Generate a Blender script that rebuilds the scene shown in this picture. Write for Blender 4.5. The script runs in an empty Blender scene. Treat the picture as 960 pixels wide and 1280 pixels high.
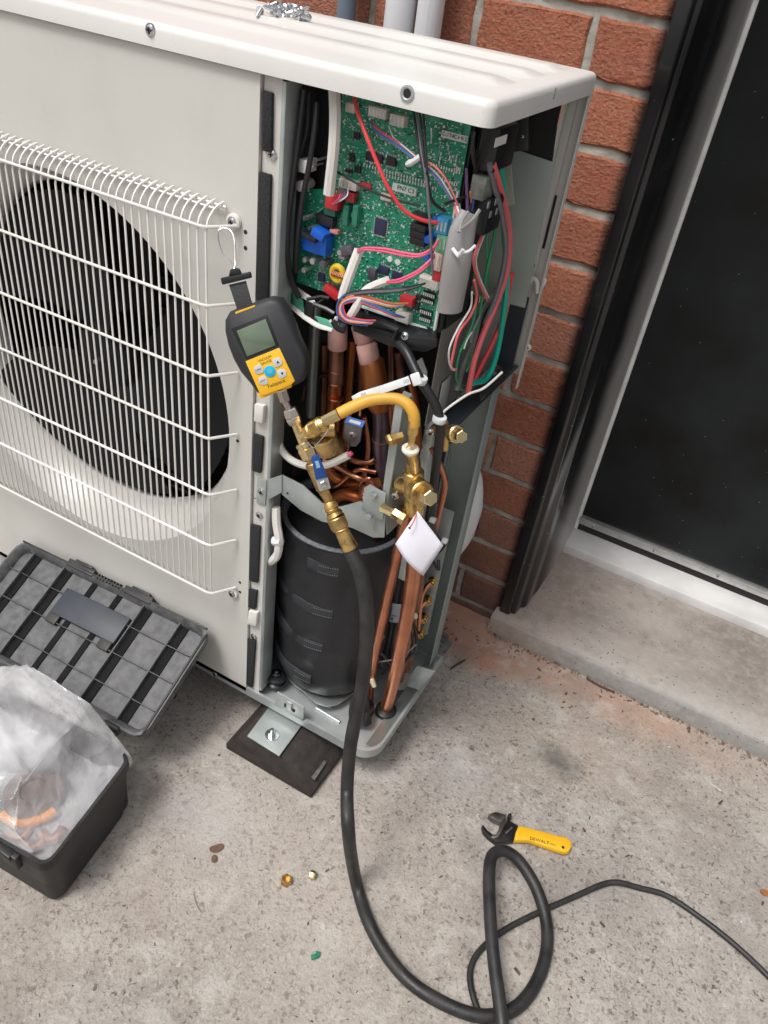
import bpy, bmesh, math, random
from mathutils import Vector, Matrix, noise
random.seed(7)
PI = math.pi
S = bpy.context.scene
COL = S.collection

# ------------------------------------------------------------------ camera
CX, CF = Vector((480.0, 640.0)), 992.06
CAM = Vector((0.29157, -0.76126, 1.13232))
RX = Vector((0.86769017, 0.48237519, 0.12011636))      # camera right
RY = Vector((0.37856178, -0.48458607, -0.78858564))    # camera down
RZ = Vector((-0.32218744, 0.72971947, -0.60307939))    # camera forward
cd = bpy.data.cameras.new('camera'); cam = bpy.data.objects.new('camera', cd); COL.objects.link(cam)
cd.sensor_fit = 'HORIZONTAL'; cd.sensor_width = 36.0; cd.lens = 36.0 * CF / 960.0
cd.clip_start = 0.02; cd.clip_end = 200
m4 = Matrix((RX, -RY, -RZ)).transposed().to_4x4(); m4.translation = CAM
cam.matrix_world = m4
S.camera = cam
S.render.resolution_x = 768; S.render.resolution_y = 1024

# ------------------------------------------------------------------ light: bright overcast sky
world = bpy.data.worlds.new('World'); S.world = world; world.use_nodes = True
wn = world.node_tree; bg = wn.nodes['Background']
sky = wn.nodes.new('ShaderNodeTexSky'); sky.sky_type = 'NISHITA'; sky.sun_disc = False
SUN_EL, SUN_AZ = math.radians(62), math.radians(205)
sky.sun_elevation = SUN_EL; sky.sun_rotation = SUN_AZ
sky.air_density = 1.0; sky.dust_density = 6.0; sky.ozone_density = 0.6
# cloud cover takes the blue out of the sky light
hs = wn.nodes.new('ShaderNodeHueSaturation'); hs.inputs['Saturation'].default_value = 0.22
wn.links.new(sky.outputs[0], hs.inputs['Color']); wn.links.new(hs.outputs[0], bg.inputs['Color'])
bg.inputs['Strength'].default_value = 0.115
sl = bpy.data.lights.new('sun', 'SUN'); sl.energy = 1.5; sl.angle = math.radians(15); sl.color = (1, .97, .93)
so = bpy.data.objects.new('sun', sl); COL.objects.link(so)
sd = Vector((math.sin(SUN_AZ) * math.cos(SUN_EL), math.cos(SUN_AZ) * math.cos(SUN_EL), math.sin(SUN_EL)))
so.rotation_euler = sd.to_track_quat('Z', 'Y').to_euler()
S.view_settings.view_transform = 'Standard'; S.view_settings.look = 'None'
S.view_settings.exposure = 0.27; S.view_settings.gamma = 1.0
S.view_settings.use_curve_mapping = False

# ------------------------------------------------------------------ measuring helpers
def ray(px, py):
    return RX * ((px - CX.x) / CF) + RY * ((py - CX.y) / CF) + RZ
def W(px, py, v, ax='y'):
    """place in the world seen at a picture point, on the plane x|y|z = v"""
    d = ray(px, py); i = 'xyz'.index(ax); t = (v - CAM[i]) / d[i]
    return CAM + d * t
def WP(px, py, p0, n):
    d = ray(px, py); t = (p0 - CAM).dot(n) / d.dot(n)
    return CAM + d * t
def mpp(p):
    return (p - CAM).dot(RZ) / CF

# ------------------------------------------------------------------ materials
MATS = {}
def M(name, col, rough=.5, metal=0., bump=0., bscale=60., var=0., vscale=10., spec=.5, col2=None, coat=0., trans=0., alpha=1., detail=4., stretch=None, rvar=0., ior=None, perobj=0.):
    if name in MATS: return MATS[name]
    m = bpy.data.materials.new(name); m.use_nodes = True; nt = m.node_tree
    b = nt.nodes['Principled BSDF']
    b.inputs['Roughness'].default_value = rough; b.inputs['Metallic'].default_value = metal
    b.inputs['Specular IOR Level'].default_value = spec
    b.inputs['Coat Weight'].default_value = coat
    b.inputs['Transmission Weight'].default_value = trans
    b.inputs['Alpha'].default_value = alpha
    if ior: b.inputs['IOR'].default_value = ior
    tc = nt.nodes.new('ShaderNodeTexCoord'); out = tc.outputs['Object']
    if stretch:
        mp = nt.nodes.new('ShaderNodeMapping'); mp.inputs['Scale'].default_value = stretch
        nt.links.new(out, mp.inputs[0]); out = mp.outputs[0]
    c = (*col, 1)
    src = None
    if var > 0 or col2:
        nz = nt.nodes.new('ShaderNodeTexNoise'); nz.inputs['Scale'].default_value = vscale; nz.inputs['Detail'].default_value = detail
        nt.links.new(out, nz.inputs['Vector'])
        rp = nt.nodes.new('ShaderNodeValToRGB')
        a = tuple(x * (1 - var) for x in col); d = col2 or tuple(min(1, x * (1 + var)) for x in col)
        rp.color_ramp.elements[0].position = .35; rp.color_ramp.elements[1].position = .65
        rp.color_ramp.elements[0].color = (*a, 1); rp.color_ramp.elements[1].color = (*d, 1)
        nt.links.new(nz.outputs['Fac'], rp.inputs[0]); src = rp.outputs[0]
        if rvar:
            mr = nt.nodes.new('ShaderNodeMapRange'); mr.inputs[1].default_value = .3; mr.inputs[2].default_value = .7
            mr.inputs[3].default_value = rough - rvar; mr.inputs[4].default_value = rough + rvar
            nt.links.new(nz.outputs['Fac'], mr.inputs[0]); nt.links.new(mr.outputs[0], b.inputs['Roughness'])
    if perobj:
        oi = nt.nodes.new('ShaderNodeObjectInfo'); h = nt.nodes.new('ShaderNodeHueSaturation')
        mr = nt.nodes.new('ShaderNodeMapRange'); mr.inputs[3].default_value = 1 - perobj; mr.inputs[4].default_value = 1 + perobj
        nt.links.new(oi.outputs['Random'], mr.inputs[0]); nt.links.new(mr.outputs[0], h.inputs['Value'])
        if src: nt.links.new(src, h.inputs['Color'])
        else: h.inputs['Color'].default_value = c
        src = h.outputs[0]
    if src: nt.links.new(src, b.inputs['Base Color'])
    else: b.inputs['Base Color'].default_value = c
    if bump > 0:
        n2 = nt.nodes.new('ShaderNodeTexNoise'); n2.inputs['Scale'].default_value = bscale; n2.inputs['Detail'].default_value = 5
        nt.links.new(out, n2.inputs['Vector'])
        bp = nt.nodes.new('ShaderNodeBump'); bp.inputs['Strength'].default_value = bump; bp.inputs['Distance'].default_value = .002
        nt.links.new(n2.outputs['Fac'], bp.inputs['Height']); nt.links.new(bp.outputs[0], b.inputs['Normal'])
    MATS[name] = m; return m

PAINT = M('beige_paint', (.59, .578, .54), .42, var=.035, vscale=5, bump=.05, bscale=300, rvar=.05)
LIDP = M('lid_paint', (.70, .692, .665), .34, var=.025, vscale=4, bump=.03, bscale=300)
WIRE_W = M('grille_paint', (.78, .765, .73), .38)
def grime(m, amt, col=(.20, .17, .13), st=(9, 9, 1.2)):
    """faint run marks, specks and scuffs over a painted part"""
    nt = m.node_tree; N = nt.nodes; L = nt.links; b = N['Principled BSDF']; src = b.inputs['Base Color'].links[0].from_socket
    g = N.new('ShaderNodeNewGeometry')
    for sc, s_, lo, hi, w in ((3., st, .50, .72, amt), (420., (1, 1, 1), .70, .74, amt * 3), (38., (1, 1, 1), .66, .74, amt * 1.5)):
        mp = N.new('ShaderNodeMapping'); mp.inputs['Scale'].default_value = s_; L.new(g.outputs['Position'], mp.inputs[0])
        n = N.new('ShaderNodeTexNoise'); n.inputs['Scale'].default_value = sc; n.inputs['Detail'].default_value = 7 if sc < 400 else 1; n.inputs['Roughness'].default_value = .65; L.new(mp.outputs[0], n.inputs['Vector'])
        r = N.new('ShaderNodeMapRange'); r.inputs[1].default_value = lo; r.inputs[2].default_value = hi; r.inputs[4].default_value = w; L.new(n.outputs[0], r.inputs[0])
        x = N.new('ShaderNodeMix'); x.data_type = 'RGBA'; L.new(r.outputs[0], x.inputs[0]); L.new(src, x.inputs[6]); x.inputs[7].default_value = (*col, 1); src = x.outputs[2]
    L.new(src, b.inputs['Base Color'])
grime(PAINT, .075, st=(3, 3, 1.4)); grime(LIDP, .05, st=(2, 5, 1))
GALV = M('galvanised', (.43, .47, .46), .42, .5, var=.16, vscale=14, bump=.05, bscale=90, rvar=.07)
GALVD = M('galvanised_dull', (.30, .34, .33), .42, .75, var=.2, vscale=9, rvar=.08)
STEEL = M('bright_steel', (.62, .63, .65), .22, 1., var=.1, vscale=200)
FOAM = M('black_foam', (.022, .022, .024), .95, var=.4, vscale=350, bump=.5, bscale=500)
BLACKP = M('black_plastic', (.011, .012, .014), .38, var=.3, vscale=20)
BLACKD = M('dark_void', (.012, .012, .013), .7)
RUBBER = M('black_rubber', (.014, .014, .015), .50, vscale=38, col2=(.030, .028, .027), detail=9, bump=.25, bscale=300, rvar=.13)
FOOTR = M('recycled_rubber', (.028, .022, .020), .8, var=.35, vscale=60, bump=.7, bscale=220, rvar=.08)
BRASS = M('brass', (.70, .48, .18), .30, 1., var=.22, vscale=90, rvar=.10, detail=8, bump=.12, bscale=500)
BRASSD = M('brass_dull', (.56, .38, .16), .38, 1., var=.25, vscale=80, rvar=.08)
BRASSL = M('brass_light', (.83, .66, .36), .24, 1., var=.08, vscale=50)
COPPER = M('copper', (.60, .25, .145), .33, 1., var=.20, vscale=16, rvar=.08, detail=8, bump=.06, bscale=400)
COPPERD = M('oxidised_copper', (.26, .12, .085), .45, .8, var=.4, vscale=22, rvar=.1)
COPPERO = M('braze_burnt_copper', (.50, .20, .06), .42, .75, var=.4, vscale=30, col2=(.40, .10, .03))
PINK = M('pink_insulation', (.62, .36, .32), .8, var=.12, vscale=30, bump=.2, bscale=120)
YHOSE = M('yellow_hose', (.66, .36, .05), .42, var=.1, vscale=20)
YELLOW = M('yellow_plastic', (.80, .44, .015), .42, var=.05, vscale=40, bump=.06, bscale=400)
WHITEP = M('white_plastic', (.72, .70, .66), .45, var=.05, vscale=40)
WHITEN = M('translucent_nylon', (.66, .68, .69), .35, var=.08, vscale=60)
GREYT = M('grey_sleeve', (.30, .29, .285), .36, var=.12, vscale=25, bump=.55, bscale=55, stretch=(1, 1, .45))
BLANKET = M('sound_blanket', (.017, .018, .021), .50, var=.3, vscale=9, bump=.5, bscale=45, rvar=.1)
BLANKSTR = M('blanket_strap', (.030, .032, .038), .62, bump=.3, bscale=300)
FELT = M('blanket_felt', (.17, .18, .20), .95, var=.2, vscale=200, bump=.5, bscale=400)
def plain(n, c, r=.42, **k): return M(n, c, r, **k)
W_RED = plain('red_wire', (.70, .05, .06)); W_PINK = plain('pink_wire', (.82, .13, .24)); W_SALM = plain('salmon_wire', (.75, .14, .15))
W_BLUE = plain('blue_wire', (.045, .14, .38)); W_WHITE = plain('white_wire', (.70, .68, .66)); W_GREY = plain('grey_wire', (.15, .15, .17))
W_BLACK = plain('black_wire', (.017, .017, .02)); W_GREEN = plain('green_wire', (.02, .27, .12)); W_TEAL = plain('teal_wire', (.0, .40, .29))
W_OR = plain('orange_wire', (.75, .27, .09)); W_BROWN = plain('brown_wire', (.16, .06, .035)); W_PURP = plain('purple_wire', (.17, .08, .22))

# ------------------------------------------------------------------ mesh builder
class MB:
    def __init__(s, T=None): s.v = []; s.f = []; s.T = T
    def add(s, vs, fs):
        o = len(s.v)
        s.v += [(s.T @ Vector(p)) if s.T else Vector(p) for p in vs]
        s.f += [tuple(i + o for i in f) for f in fs]
        return s
    def box(s, a, b):
        x0, y0, z0 = [min(p, q) for p, q in zip(a, b)]; x1, y1, z1 = [max(p, q) for p, q in zip(a, b)]
        return s.add([(x0, y0, z0), (x1, y0, z0), (x1, y1, z0), (x0, y1, z0), (x0, y0, z1), (x1, y0, z1), (x1, y1, z1), (x0, y1, z1)],
                     [(0, 3, 2, 1), (4, 5, 6, 7), (0, 1, 5, 4), (1, 2, 6, 5), (2, 3, 7, 6), (3, 0, 4, 7)])
    def cbox(s, c, d, R=None):
        R = R or Matrix.Identity(3); c = Vector(c); h = [x / 2 for x in d]
        vs = [c + R @ Vector((sx * h[0], sy * h[1], sz * h[2])) for sz in (-1, 1) for sx, sy in ((-1, -1), (1, -1), (1, 1), (-1, 1))]
        return s.add(vs, [(0, 3, 2, 1), (4, 5, 6, 7), (0, 1, 5, 4), (1, 2, 6, 5), (2, 3, 7, 6), (3, 0, 4, 7)])
    def lathe(s, p0, d, prof, n=20, twist=0., caps=True):
        p0 = Vector(p0); d = Vector(d).normalized()
        u = d.orthogonal().normalized()
        ref = Vector((0, 0, 1)) if abs(d.z) < .9 else Vector((1, 0, 0))
        u = (ref - d * ref.dot(d)).normalized(); w = d.cross(u)
        vs = []
        for r, t in prof:
            for k in range(n):
                a = 2 * PI * k / n + twist
                vs.append(p0 + d * t + (u * math.cos(a) + w * math.sin(a)) * r)
        fs = []
        for i in range(len(prof) - 1):
            for k in range(n):
                a, b = i * n + k, i * n + (k + 1) % n
                fs.append((a, b, b + n, a + n))
        if caps:
            fs.append(tuple(range(n - 1, -1, -1))); fs.append(tuple((len(prof) - 1) * n + k for k in range(n)))
        return s.add(vs, fs)
    def seg(s, a, b, r0, r1=None, n=16, twist=0.):
        a = Vector(a); b = Vector(b); r1 = r0 if r1 is None else r1
        L = (b - a).length; c = min(.12 * r0, L * .2)
        return s.lathe(a, b - a, [(r0 - c, 0), (r0, c), (r1, L - c), (r1 - c, L)], n, twist)
    def tube(s, pts, r, n=10, caps=True, flat=1.):
        pts = [Vector(p) for p in pts]; N = len(pts)
        rr = r if isinstance(r, (list, tuple)) else [r] * N
        t0 = (pts[1] - pts[0]).normalized(); u = t0.orthogonal().normalized(); vs = []
        for i, p in enumerate(pts):
            t = (pts[min(i + 1, N - 1)] - pts[max(i - 1, 0)]).normalized()
            u = (u - t * u.dot(t)).normalized(); w = t.cross(u)
            for k in range(n):
                a = 2 * PI * k / n
                vs.append(p + (u * math.cos(a) + w * math.sin(a) * flat) * rr[i])
        fs = []
        for i in range(N - 1):
            for k in range(n):
                a, b = i * n + k, i * n + (k + 1) % n
                fs.append((a, b, b + n, a + n))
        if caps: fs.append(tuple(range(n - 1, -1, -1))); fs.append(tuple((N - 1) * n + k for k in range(n)))
        return s.add(vs, fs)
    def prism(s, poly, o, ux, uy, th):
        """polygon (2D list) on the plane o,ux,uy thickened along ux x uy by th"""
        o = Vector(o); ux = Vector(ux); uy = Vector(uy); nn = ux.cross(uy).normalized(); n = len(poly)
        a = [o + ux * p[0] + uy * p[1] for p in poly]; b = [p + nn * th for p in a]
        fs = [tuple(range(n - 1, -1, -1)), tuple(range(n, 2 * n))] + [(i, (i + 1) % n, (i + 1) % n + n, i + n) for i in range(n)]
        return s.add(a + b, fs)
    def poly3(s, pts, off):
        """3D polygon thickened by the vector off"""
        n = len(pts); a = [Vector(p) for p in pts]; b = [p + Vector(off) for p in a]
        fs = [tuple(range(n - 1, -1, -1)), tuple(range(n, 2 * n))] + [(i, (i + 1) % n, (i + 1) % n + n, i + n) for i in range(n)]
        return s.add(a + b, fs)
    def mesh(s, name, mat, bevel=0., smooth=35., segs=2):
        me = bpy.data.meshes.new(name); me.from_pydata([tuple(p) for p in s.v], [], s.f)
        bm = bmesh.new(); bm.from_mesh(me)
        bmesh.ops.recalc_face_normals(bm, faces=bm.faces)
        if bevel > 0:
            es = [e for e in bm.edges if len(e.link_faces) == 2 and e.calc_face_angle(0) > math.radians(50)]
            bmesh.ops.bevel(bm, geom=es, offset=bevel, offset_type='OFFSET', segments=segs, profile=.5, affect='EDGES', clamp_overlap=True)
        bm.to_mesh(me); bm.free()
        if smooth:
            me.polygons.foreach_set('use_smooth', [True] * len(me.polygons))
            me.set_sharp_from_angle(angle=math.radians(smooth))
        if mat: me.materials.append(mat)
        return me
    def build(s, name, mat, parent=None, bevel=0., smooth=35., segs=2, **tags):
        return link(name, s.mesh(name, mat, bevel, smooth, segs), parent, **tags)

def put(o, parent=None, label=None, cat=None, group=None, kind=None):
    COL.objects.link(o) if o.name not in COL.objects else None
    if parent:
        o.parent = parent
        loc = Vector((0, 0, 0)); p = parent
        while p: loc += p.location; p = p.parent
        o.location = o.location - loc
    if label: o['label'] = label
    if cat: o['category'] = cat
    if group: o['group'] = group
    if kind: o['kind'] = kind
    return o
def link(name, me, parent=None, loc=(0, 0, 0), **tags):
    o = bpy.data.objects.new(name, me); o.location = loc
    return put(o, parent, **tags)
def thing(name, loc, label, cat, group=None):
    o = bpy.data.objects.new(name, None); o.location = loc; o.empty_display_size = .05
    return put(o, None, label, cat, group)
# parents are only ever translated, so a child built in world coordinates just subtracts their locations

def spline(pts, n=6):
    pts = [Vector(p) for p in pts]
    if len(pts) < 3: return pts
    P = [pts[0] * 2 - pts[1]] + pts + [pts[-1] * 2 - pts[-2]]; out = []
    for i in range(1, len(P) - 2):
        a, b, c, d = P[i - 1], P[i], P[i + 1], P[i + 2]
        for k in range(n):
            t = k / n
            out.append(.5 * ((2 * b) + (c - a) * t + (2 * a - 5 * b + 4 * c - d) * t * t + (3 * b - a - 3 * c + d) * t ** 3))
    out.append(pts[-1]); return out
def pl(pts, y=None):
    """picture points -> world points; each is (px,py) with depth y, (px,py,y) or (px,py,v,'z')"""
    return [W(p[0], p[1], y if len(p) < 3 else p[2], p[3] if len(p) > 3 else 'y') for p in pts]
def wire(name, pts, wpx, mat, parent, y=None, n=6, k=8, **t):
    q = pl(pts, y); r = wpx / 2 * mpp(q[len(q) // 2])
    return MB().tube(spline(q, n), r, k).build(name, mat, parent, **t)
def rot_from(ux, uy):
    ux = ux.normalized(); uy = (uy - ux * uy.dot(ux)).normalized(); return Matrix((ux, uy, ux.cross(uy))).transposed()
def text(name, body, size, mat, o, R, parent, th=.0003, align='CENTER', **t):
    c = bpy.data.curves.new(name, 'FONT'); c.body = body; c.size = size; c.align_x = align; c.align_y = 'CENTER'; c.extrude = th
    tmp = bpy.data.objects.new(name, c); COL.objects.link(tmp)
    me = bpy.data.meshes.new_from_object(tmp.evaluated_get(bpy.context.evaluated_depsgraph_get()))
    bpy.data.objects.remove(tmp); bpy.data.curves.remove(c)
    T = R.to_4x4(); T.translation = Vector(o); me.transform(T)
    me.materials.clear(); me.materials.append(mat)
    return link(name, me, parent, **t)
FRONT = Matrix(((1, 0, 0), (0, 0, -1), (0, 1, 0)))       # local x->X, local y->Z, local z->-Y : lies on a plane that faces -Y

_screw = {}
def screw(parent, p, d, r=.0045, mat=STEEL, name='screw'):
    """pan head screw with a cross recess, facing along d"""
    p = Vector(p); d = Vector(d).normalized()
    key = (round(r, 4), mat.name)
    if key not in _screw:
        m = MB()
        m.lathe((0, 0, -.001), (0, 0, 1), [(r * 1.25, 0), (r * 1.25, .0012), (r, .0014), (r * .95, .0024), (r * .6, .0033), (r * .25, .0035)], 14)
        me = m.mesh('screw', mat)
        me.materials.append(BLACKD)
        bm = bmesh.new(); bm.from_mesh(me)
        n0 = len(bm.faces)
        for a in (0, PI / 2):
            R = Matrix.Rotation(a, 3, 'Z')
            q = [bm.verts.new(R @ Vector(v)) for v in ((-r * .6, -r * .13, .0029), (r * .6, -r * .13, .0029), (r * .6, r * .13, .0029), (-r * .6, r * .13, .0029))]
            q2 = [bm.verts.new(v.co + Vector((0, 0, -.0 + .0002))) for v in q]
            for v in q2: v.co.z = .0029
            bm.verts.ensure_lookup_table()
            for v in q2: v.co += Vector((0, 0, .0005))
            f = bm.faces.new(q2); f.material_index = 1
            for i in range(4):
                g = bm.faces.new((q[i], q[(i + 1) % 4], q2[(i + 1) % 4], q2[i])); g.material_index = 1
        bm.to_mesh(me); bm.free(); _screw[key] = me
    o = bpy.data.objects.new(name, _screw[key]); o.location = p
    o.rotation_euler = d.to_track_quat('Z', 'Y').to_euler()
    return put(o, parent)

# ================================================================== SETTING
GZ = -0.09
def concrete_mat():
    m = bpy.data.materials.new('exposed_concrete'); m.use_nodes = True; nt = m.node_tree; N = nt.nodes; L = nt.links
    b = N['Principled BSDF']; b.inputs['Roughness'].default_value = .9; b.inputs['Specular IOR Level'].default_value = .25
    geo = N.new('ShaderNodeNewGeometry'); P = geo.outputs['Position']
    def noi(scale, det=4, rough=.55):
        n = N.new('ShaderNodeTexNoise'); n.inputs['Scale'].default_value = scale; n.inputs['Detail'].default_value = det
        n.inputs['Roughness'].default_value = rough; L.new(P, n.inputs['Vector']); return n
    def ramp(src, stops):
        r = N.new('ShaderNodeValToRGB'); e = r.color_ramp.elements
        while len(e) < len(stops): e.new(.5)
        for q, (p, c) in zip(e, stops): q.position = p; q.color = (*c, 1) if len(c) == 3 else c
        L.new(src, r.inputs[0]); return r.outputs[0]
    def mix(f, a, c, mode='MIX'):
        x = N.new('ShaderNodeMix'); x.data_type = 'RGBA'; x.blend_type = mode
        if isinstance(f, float): x.inputs[0].default_value = f
        else: L.new(f, x.inputs[0])
        for i, v in ((6, a), (7, c)):
            if isinstance(v, tuple): x.inputs[i].default_value = (*v, 1)
            else: L.new(v, x.inputs[i])
        return x.outputs[2]
    def math_(op, a, c=None, d=None, clamp=False):
        x = N.new('ShaderNodeMath'); x.operation = op; x.use_clamp = clamp
        for i, v in enumerate((a, c, d)):
            if v is None: continue
            if isinstance(v, (int, float)): x.inputs[i].default_value = v
            else: L.new(v, x.inputs[i])
        return x.outputs[0]
    g = lambda v: (v, v, v)
    base = ramp(noi(2.6, 8, .65).outputs[0], [(.3, (.285, .25, .218)), (.5, (.40, .362, .325)), (.72, (.50, .468, .432))])
    base = mix(ramp(noi(55, 6, .75).outputs[0], [(.38, g(0)), (.66, g(.8))]), base, (.47, .435, .395))
    base = mix(math_('MULTIPLY', ramp(noi(230, 3, .7).outputs[0], [(.45, g(0)), (.62, g(1))]), .38), base, (.20, .18, .165))
    # aggregate: three sizes of stone, each cell its own tone, only some cells show
    dist = N.new('ShaderNodeVectorMath'); dist.operation = 'MULTIPLY_ADD'
    L.new(noi(95, 3, .7).outputs['Color'], dist.inputs[0]); dist.inputs[1].default_value = (.020, .020, 0); L.new(P, dist.inputs[2])
    hgt = None
    expo = ramp(noi(3.3, 7, .7).outputs[0], [(.34, g(.45)), (.48, g(.95)), (.62, g(1))])
    expo = math_('MULTIPLY', expo, ramp(noi(17, 5, .7).outputs[0], [(.34, g(.5)), (.48, g(1))]))
    for sc, thr, keep, tone, w in ((52, .26, .80, ((.13, .115, .105), (.25, .20, .17), (.58, .55, .52)), .80), (84, .35, .62, ((.09, .08, .075), (.21, .17, .145), (.56, .53, .50)), .92),
                                   (160, .34, .48, ((.08, .072, .068), (.20, .165, .145), (.54, .51, .47)), .9),
                                   (300, .38, .5, ((.09, .085, .08), (.22, .19, .16), (.55, .52, .48)), .6)):
        v = N.new('ShaderNodeTexVoronoi'); v.feature = 'F1'; v.inputs['Scale'].default_value = sc; v.inputs['Randomness'].default_value = 1
        L.new(dist.outputs[0], v.inputs['Vector'])
        sep = N.new('ShaderNodeSeparateColor'); L.new(v.outputs['Color'], sep.inputs[0])
        size = math_('MULTIPLY_ADD', sep.outputs[2], .25, thr - .12)
        inside = math_('MULTIPLY', math_('SUBTRACT', size, v.outputs['Distance']), 14, clamp=True)
        on = math_('MULTIPLY', inside, math_('GREATER_THAN', sep.outputs[0], keep))
        on = math_('MULTIPLY', math_('MULTIPLY', on, w), expo)
        base = mix(on, base, ramp(sep.outputs[1], [(0, tone[0]), (.5, tone[1]), (1, tone[2])]))
        hgt = on if hgt is None else math_('ADD', hgt, on)
    def blob(x, y, rx, ry, soft=.5, ns=9., amp=.55):
        mp = N.new('ShaderNodeMapping'); mp.vector_type = 'POINT'
        mp.inputs['Location'].default_value = (-x / rx, -y / ry, 0); mp.inputs['Scale'].default_value = (1 / rx, 1 / ry, 0)
        L.new(P, mp.inputs[0]); ln = N.new('ShaderNodeVectorMath'); ln.operation = 'LENGTH'; L.new(mp.outputs[0], ln.inputs[0])
        d = math_('ADD', ln.outputs['Value'], math_('MULTIPLY', math_('SUBTRACT', noi(ns, 6, .7).outputs[0], .5), amp * 2.4))
        return math_('DIVIDE', math_('SUBTRACT', 1.0, d), soft, clamp=True)
    # brick-dust and clay staining that runs from the wall corner along the step
    base = mix(math_('MULTIPLY', blob(.0, .47, .20, .125, .45, 9., .35), .92), base, (.50, .235, .15))
    base = mix(math_('MULTIPLY', blob(.26, .455, .44, .085, .8, 9., .5), .75), base, (.48, .30, .22))
    base = mix(math_('MULTIPLY', blob(.30, .33, .34, .17, 1.1, 6.), .35), base, (.40, .31, .23))
    # pale cement spill by the tool case and a second near the pan
    base = mix(math_('MULTIPLY', blob(-.17, -.19, .10, .17, 1.3, 7., .8), .55), base, (.52, .51, .52))
    base = mix(math_('MULTIPLY', blob(.12, .13, .07, .08, .9), .40), base, (.50, .49, .48))
    # broad irregular staining and a few hairline cracks in the paste
    base = mix(math_('MULTIPLY', ramp(noi(4.5, 9, .72).outputs[0], [(.46, g(0)), (.62, g(1))]), .50), base, (.235, .205, .185))
    base = mix(math_('MULTIPLY', ramp(noi(1.7, 6, .6).outputs[0], [(.48, g(0)), (.60, g(1))]), .35), base, (.50, .43, .37))
    base = mix(math_('MULTIPLY', ramp(noi(14, 8, .75).outputs[0], [(.52, g(0)), (.60, g(1))]), .45), base, (.54, .515, .48))
    wv = N.new('ShaderNodeVectorMath'); wv.operation = 'MULTIPLY_ADD'; L.new(noi(7, 6, .7).outputs['Color'], wv.inputs[0]); wv.inputs[1].default_value = (.22, .22, 0); L.new(P, wv.inputs[2])
    ck = N.new('ShaderNodeTexVoronoi'); ck.feature = 'DISTANCE_TO_EDGE'; ck.inputs['Scale'].default_value = 1.7; L.new(wv.outputs[0], ck.inputs['Vector'])
    crack = math_('MULTIPLY', math_('LESS_THAN', ck.outputs['Distance'], .0016), ramp(noi(3.1, 2).outputs[0], [(.45, g(0)), (.6, g(.55))]))
    base = mix(crack, base, (.13, .115, .10))
    # dark oil spot, damp patches
    base = mix(math_('MULTIPLY', blob(.27, .25, .065, .042, .9, 20.), .85), base, (.115, .11, .10))
    base = mix(math_('MULTIPLY', blob(.42, .05, .12, .10, 1., 7.), .30), base, (.20, .19, .18))
    base = mix(math_('MULTIPLY', blob(-.55, -.55, .5, .25, 1., 6.), .30), base, (.33, .27, .21))
    L.new(base, b.inputs['Base Color'])
    bp = N.new('ShaderNodeBump'); bp.inputs['Strength'].default_value = .85; bp.inputs['Distance'].default_value = .003
    hh = math_('ADD', math_('MULTIPLY', hgt, -.25), math_('MULTIPLY', noi(110, 6, .7).outputs[0], 1.5))
    L.new(hh, bp.inputs['Height']); L.new(bp.outputs[0], b.inputs['Normal'])
    return m
m = MB(); m.add([(-14, -14, GZ), (14, -14, GZ), (14, 14, GZ), (-14, 14, GZ)], [(0, 1, 2, 3)])
m.build('ground', concrete_mat(), kind='structure')

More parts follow.
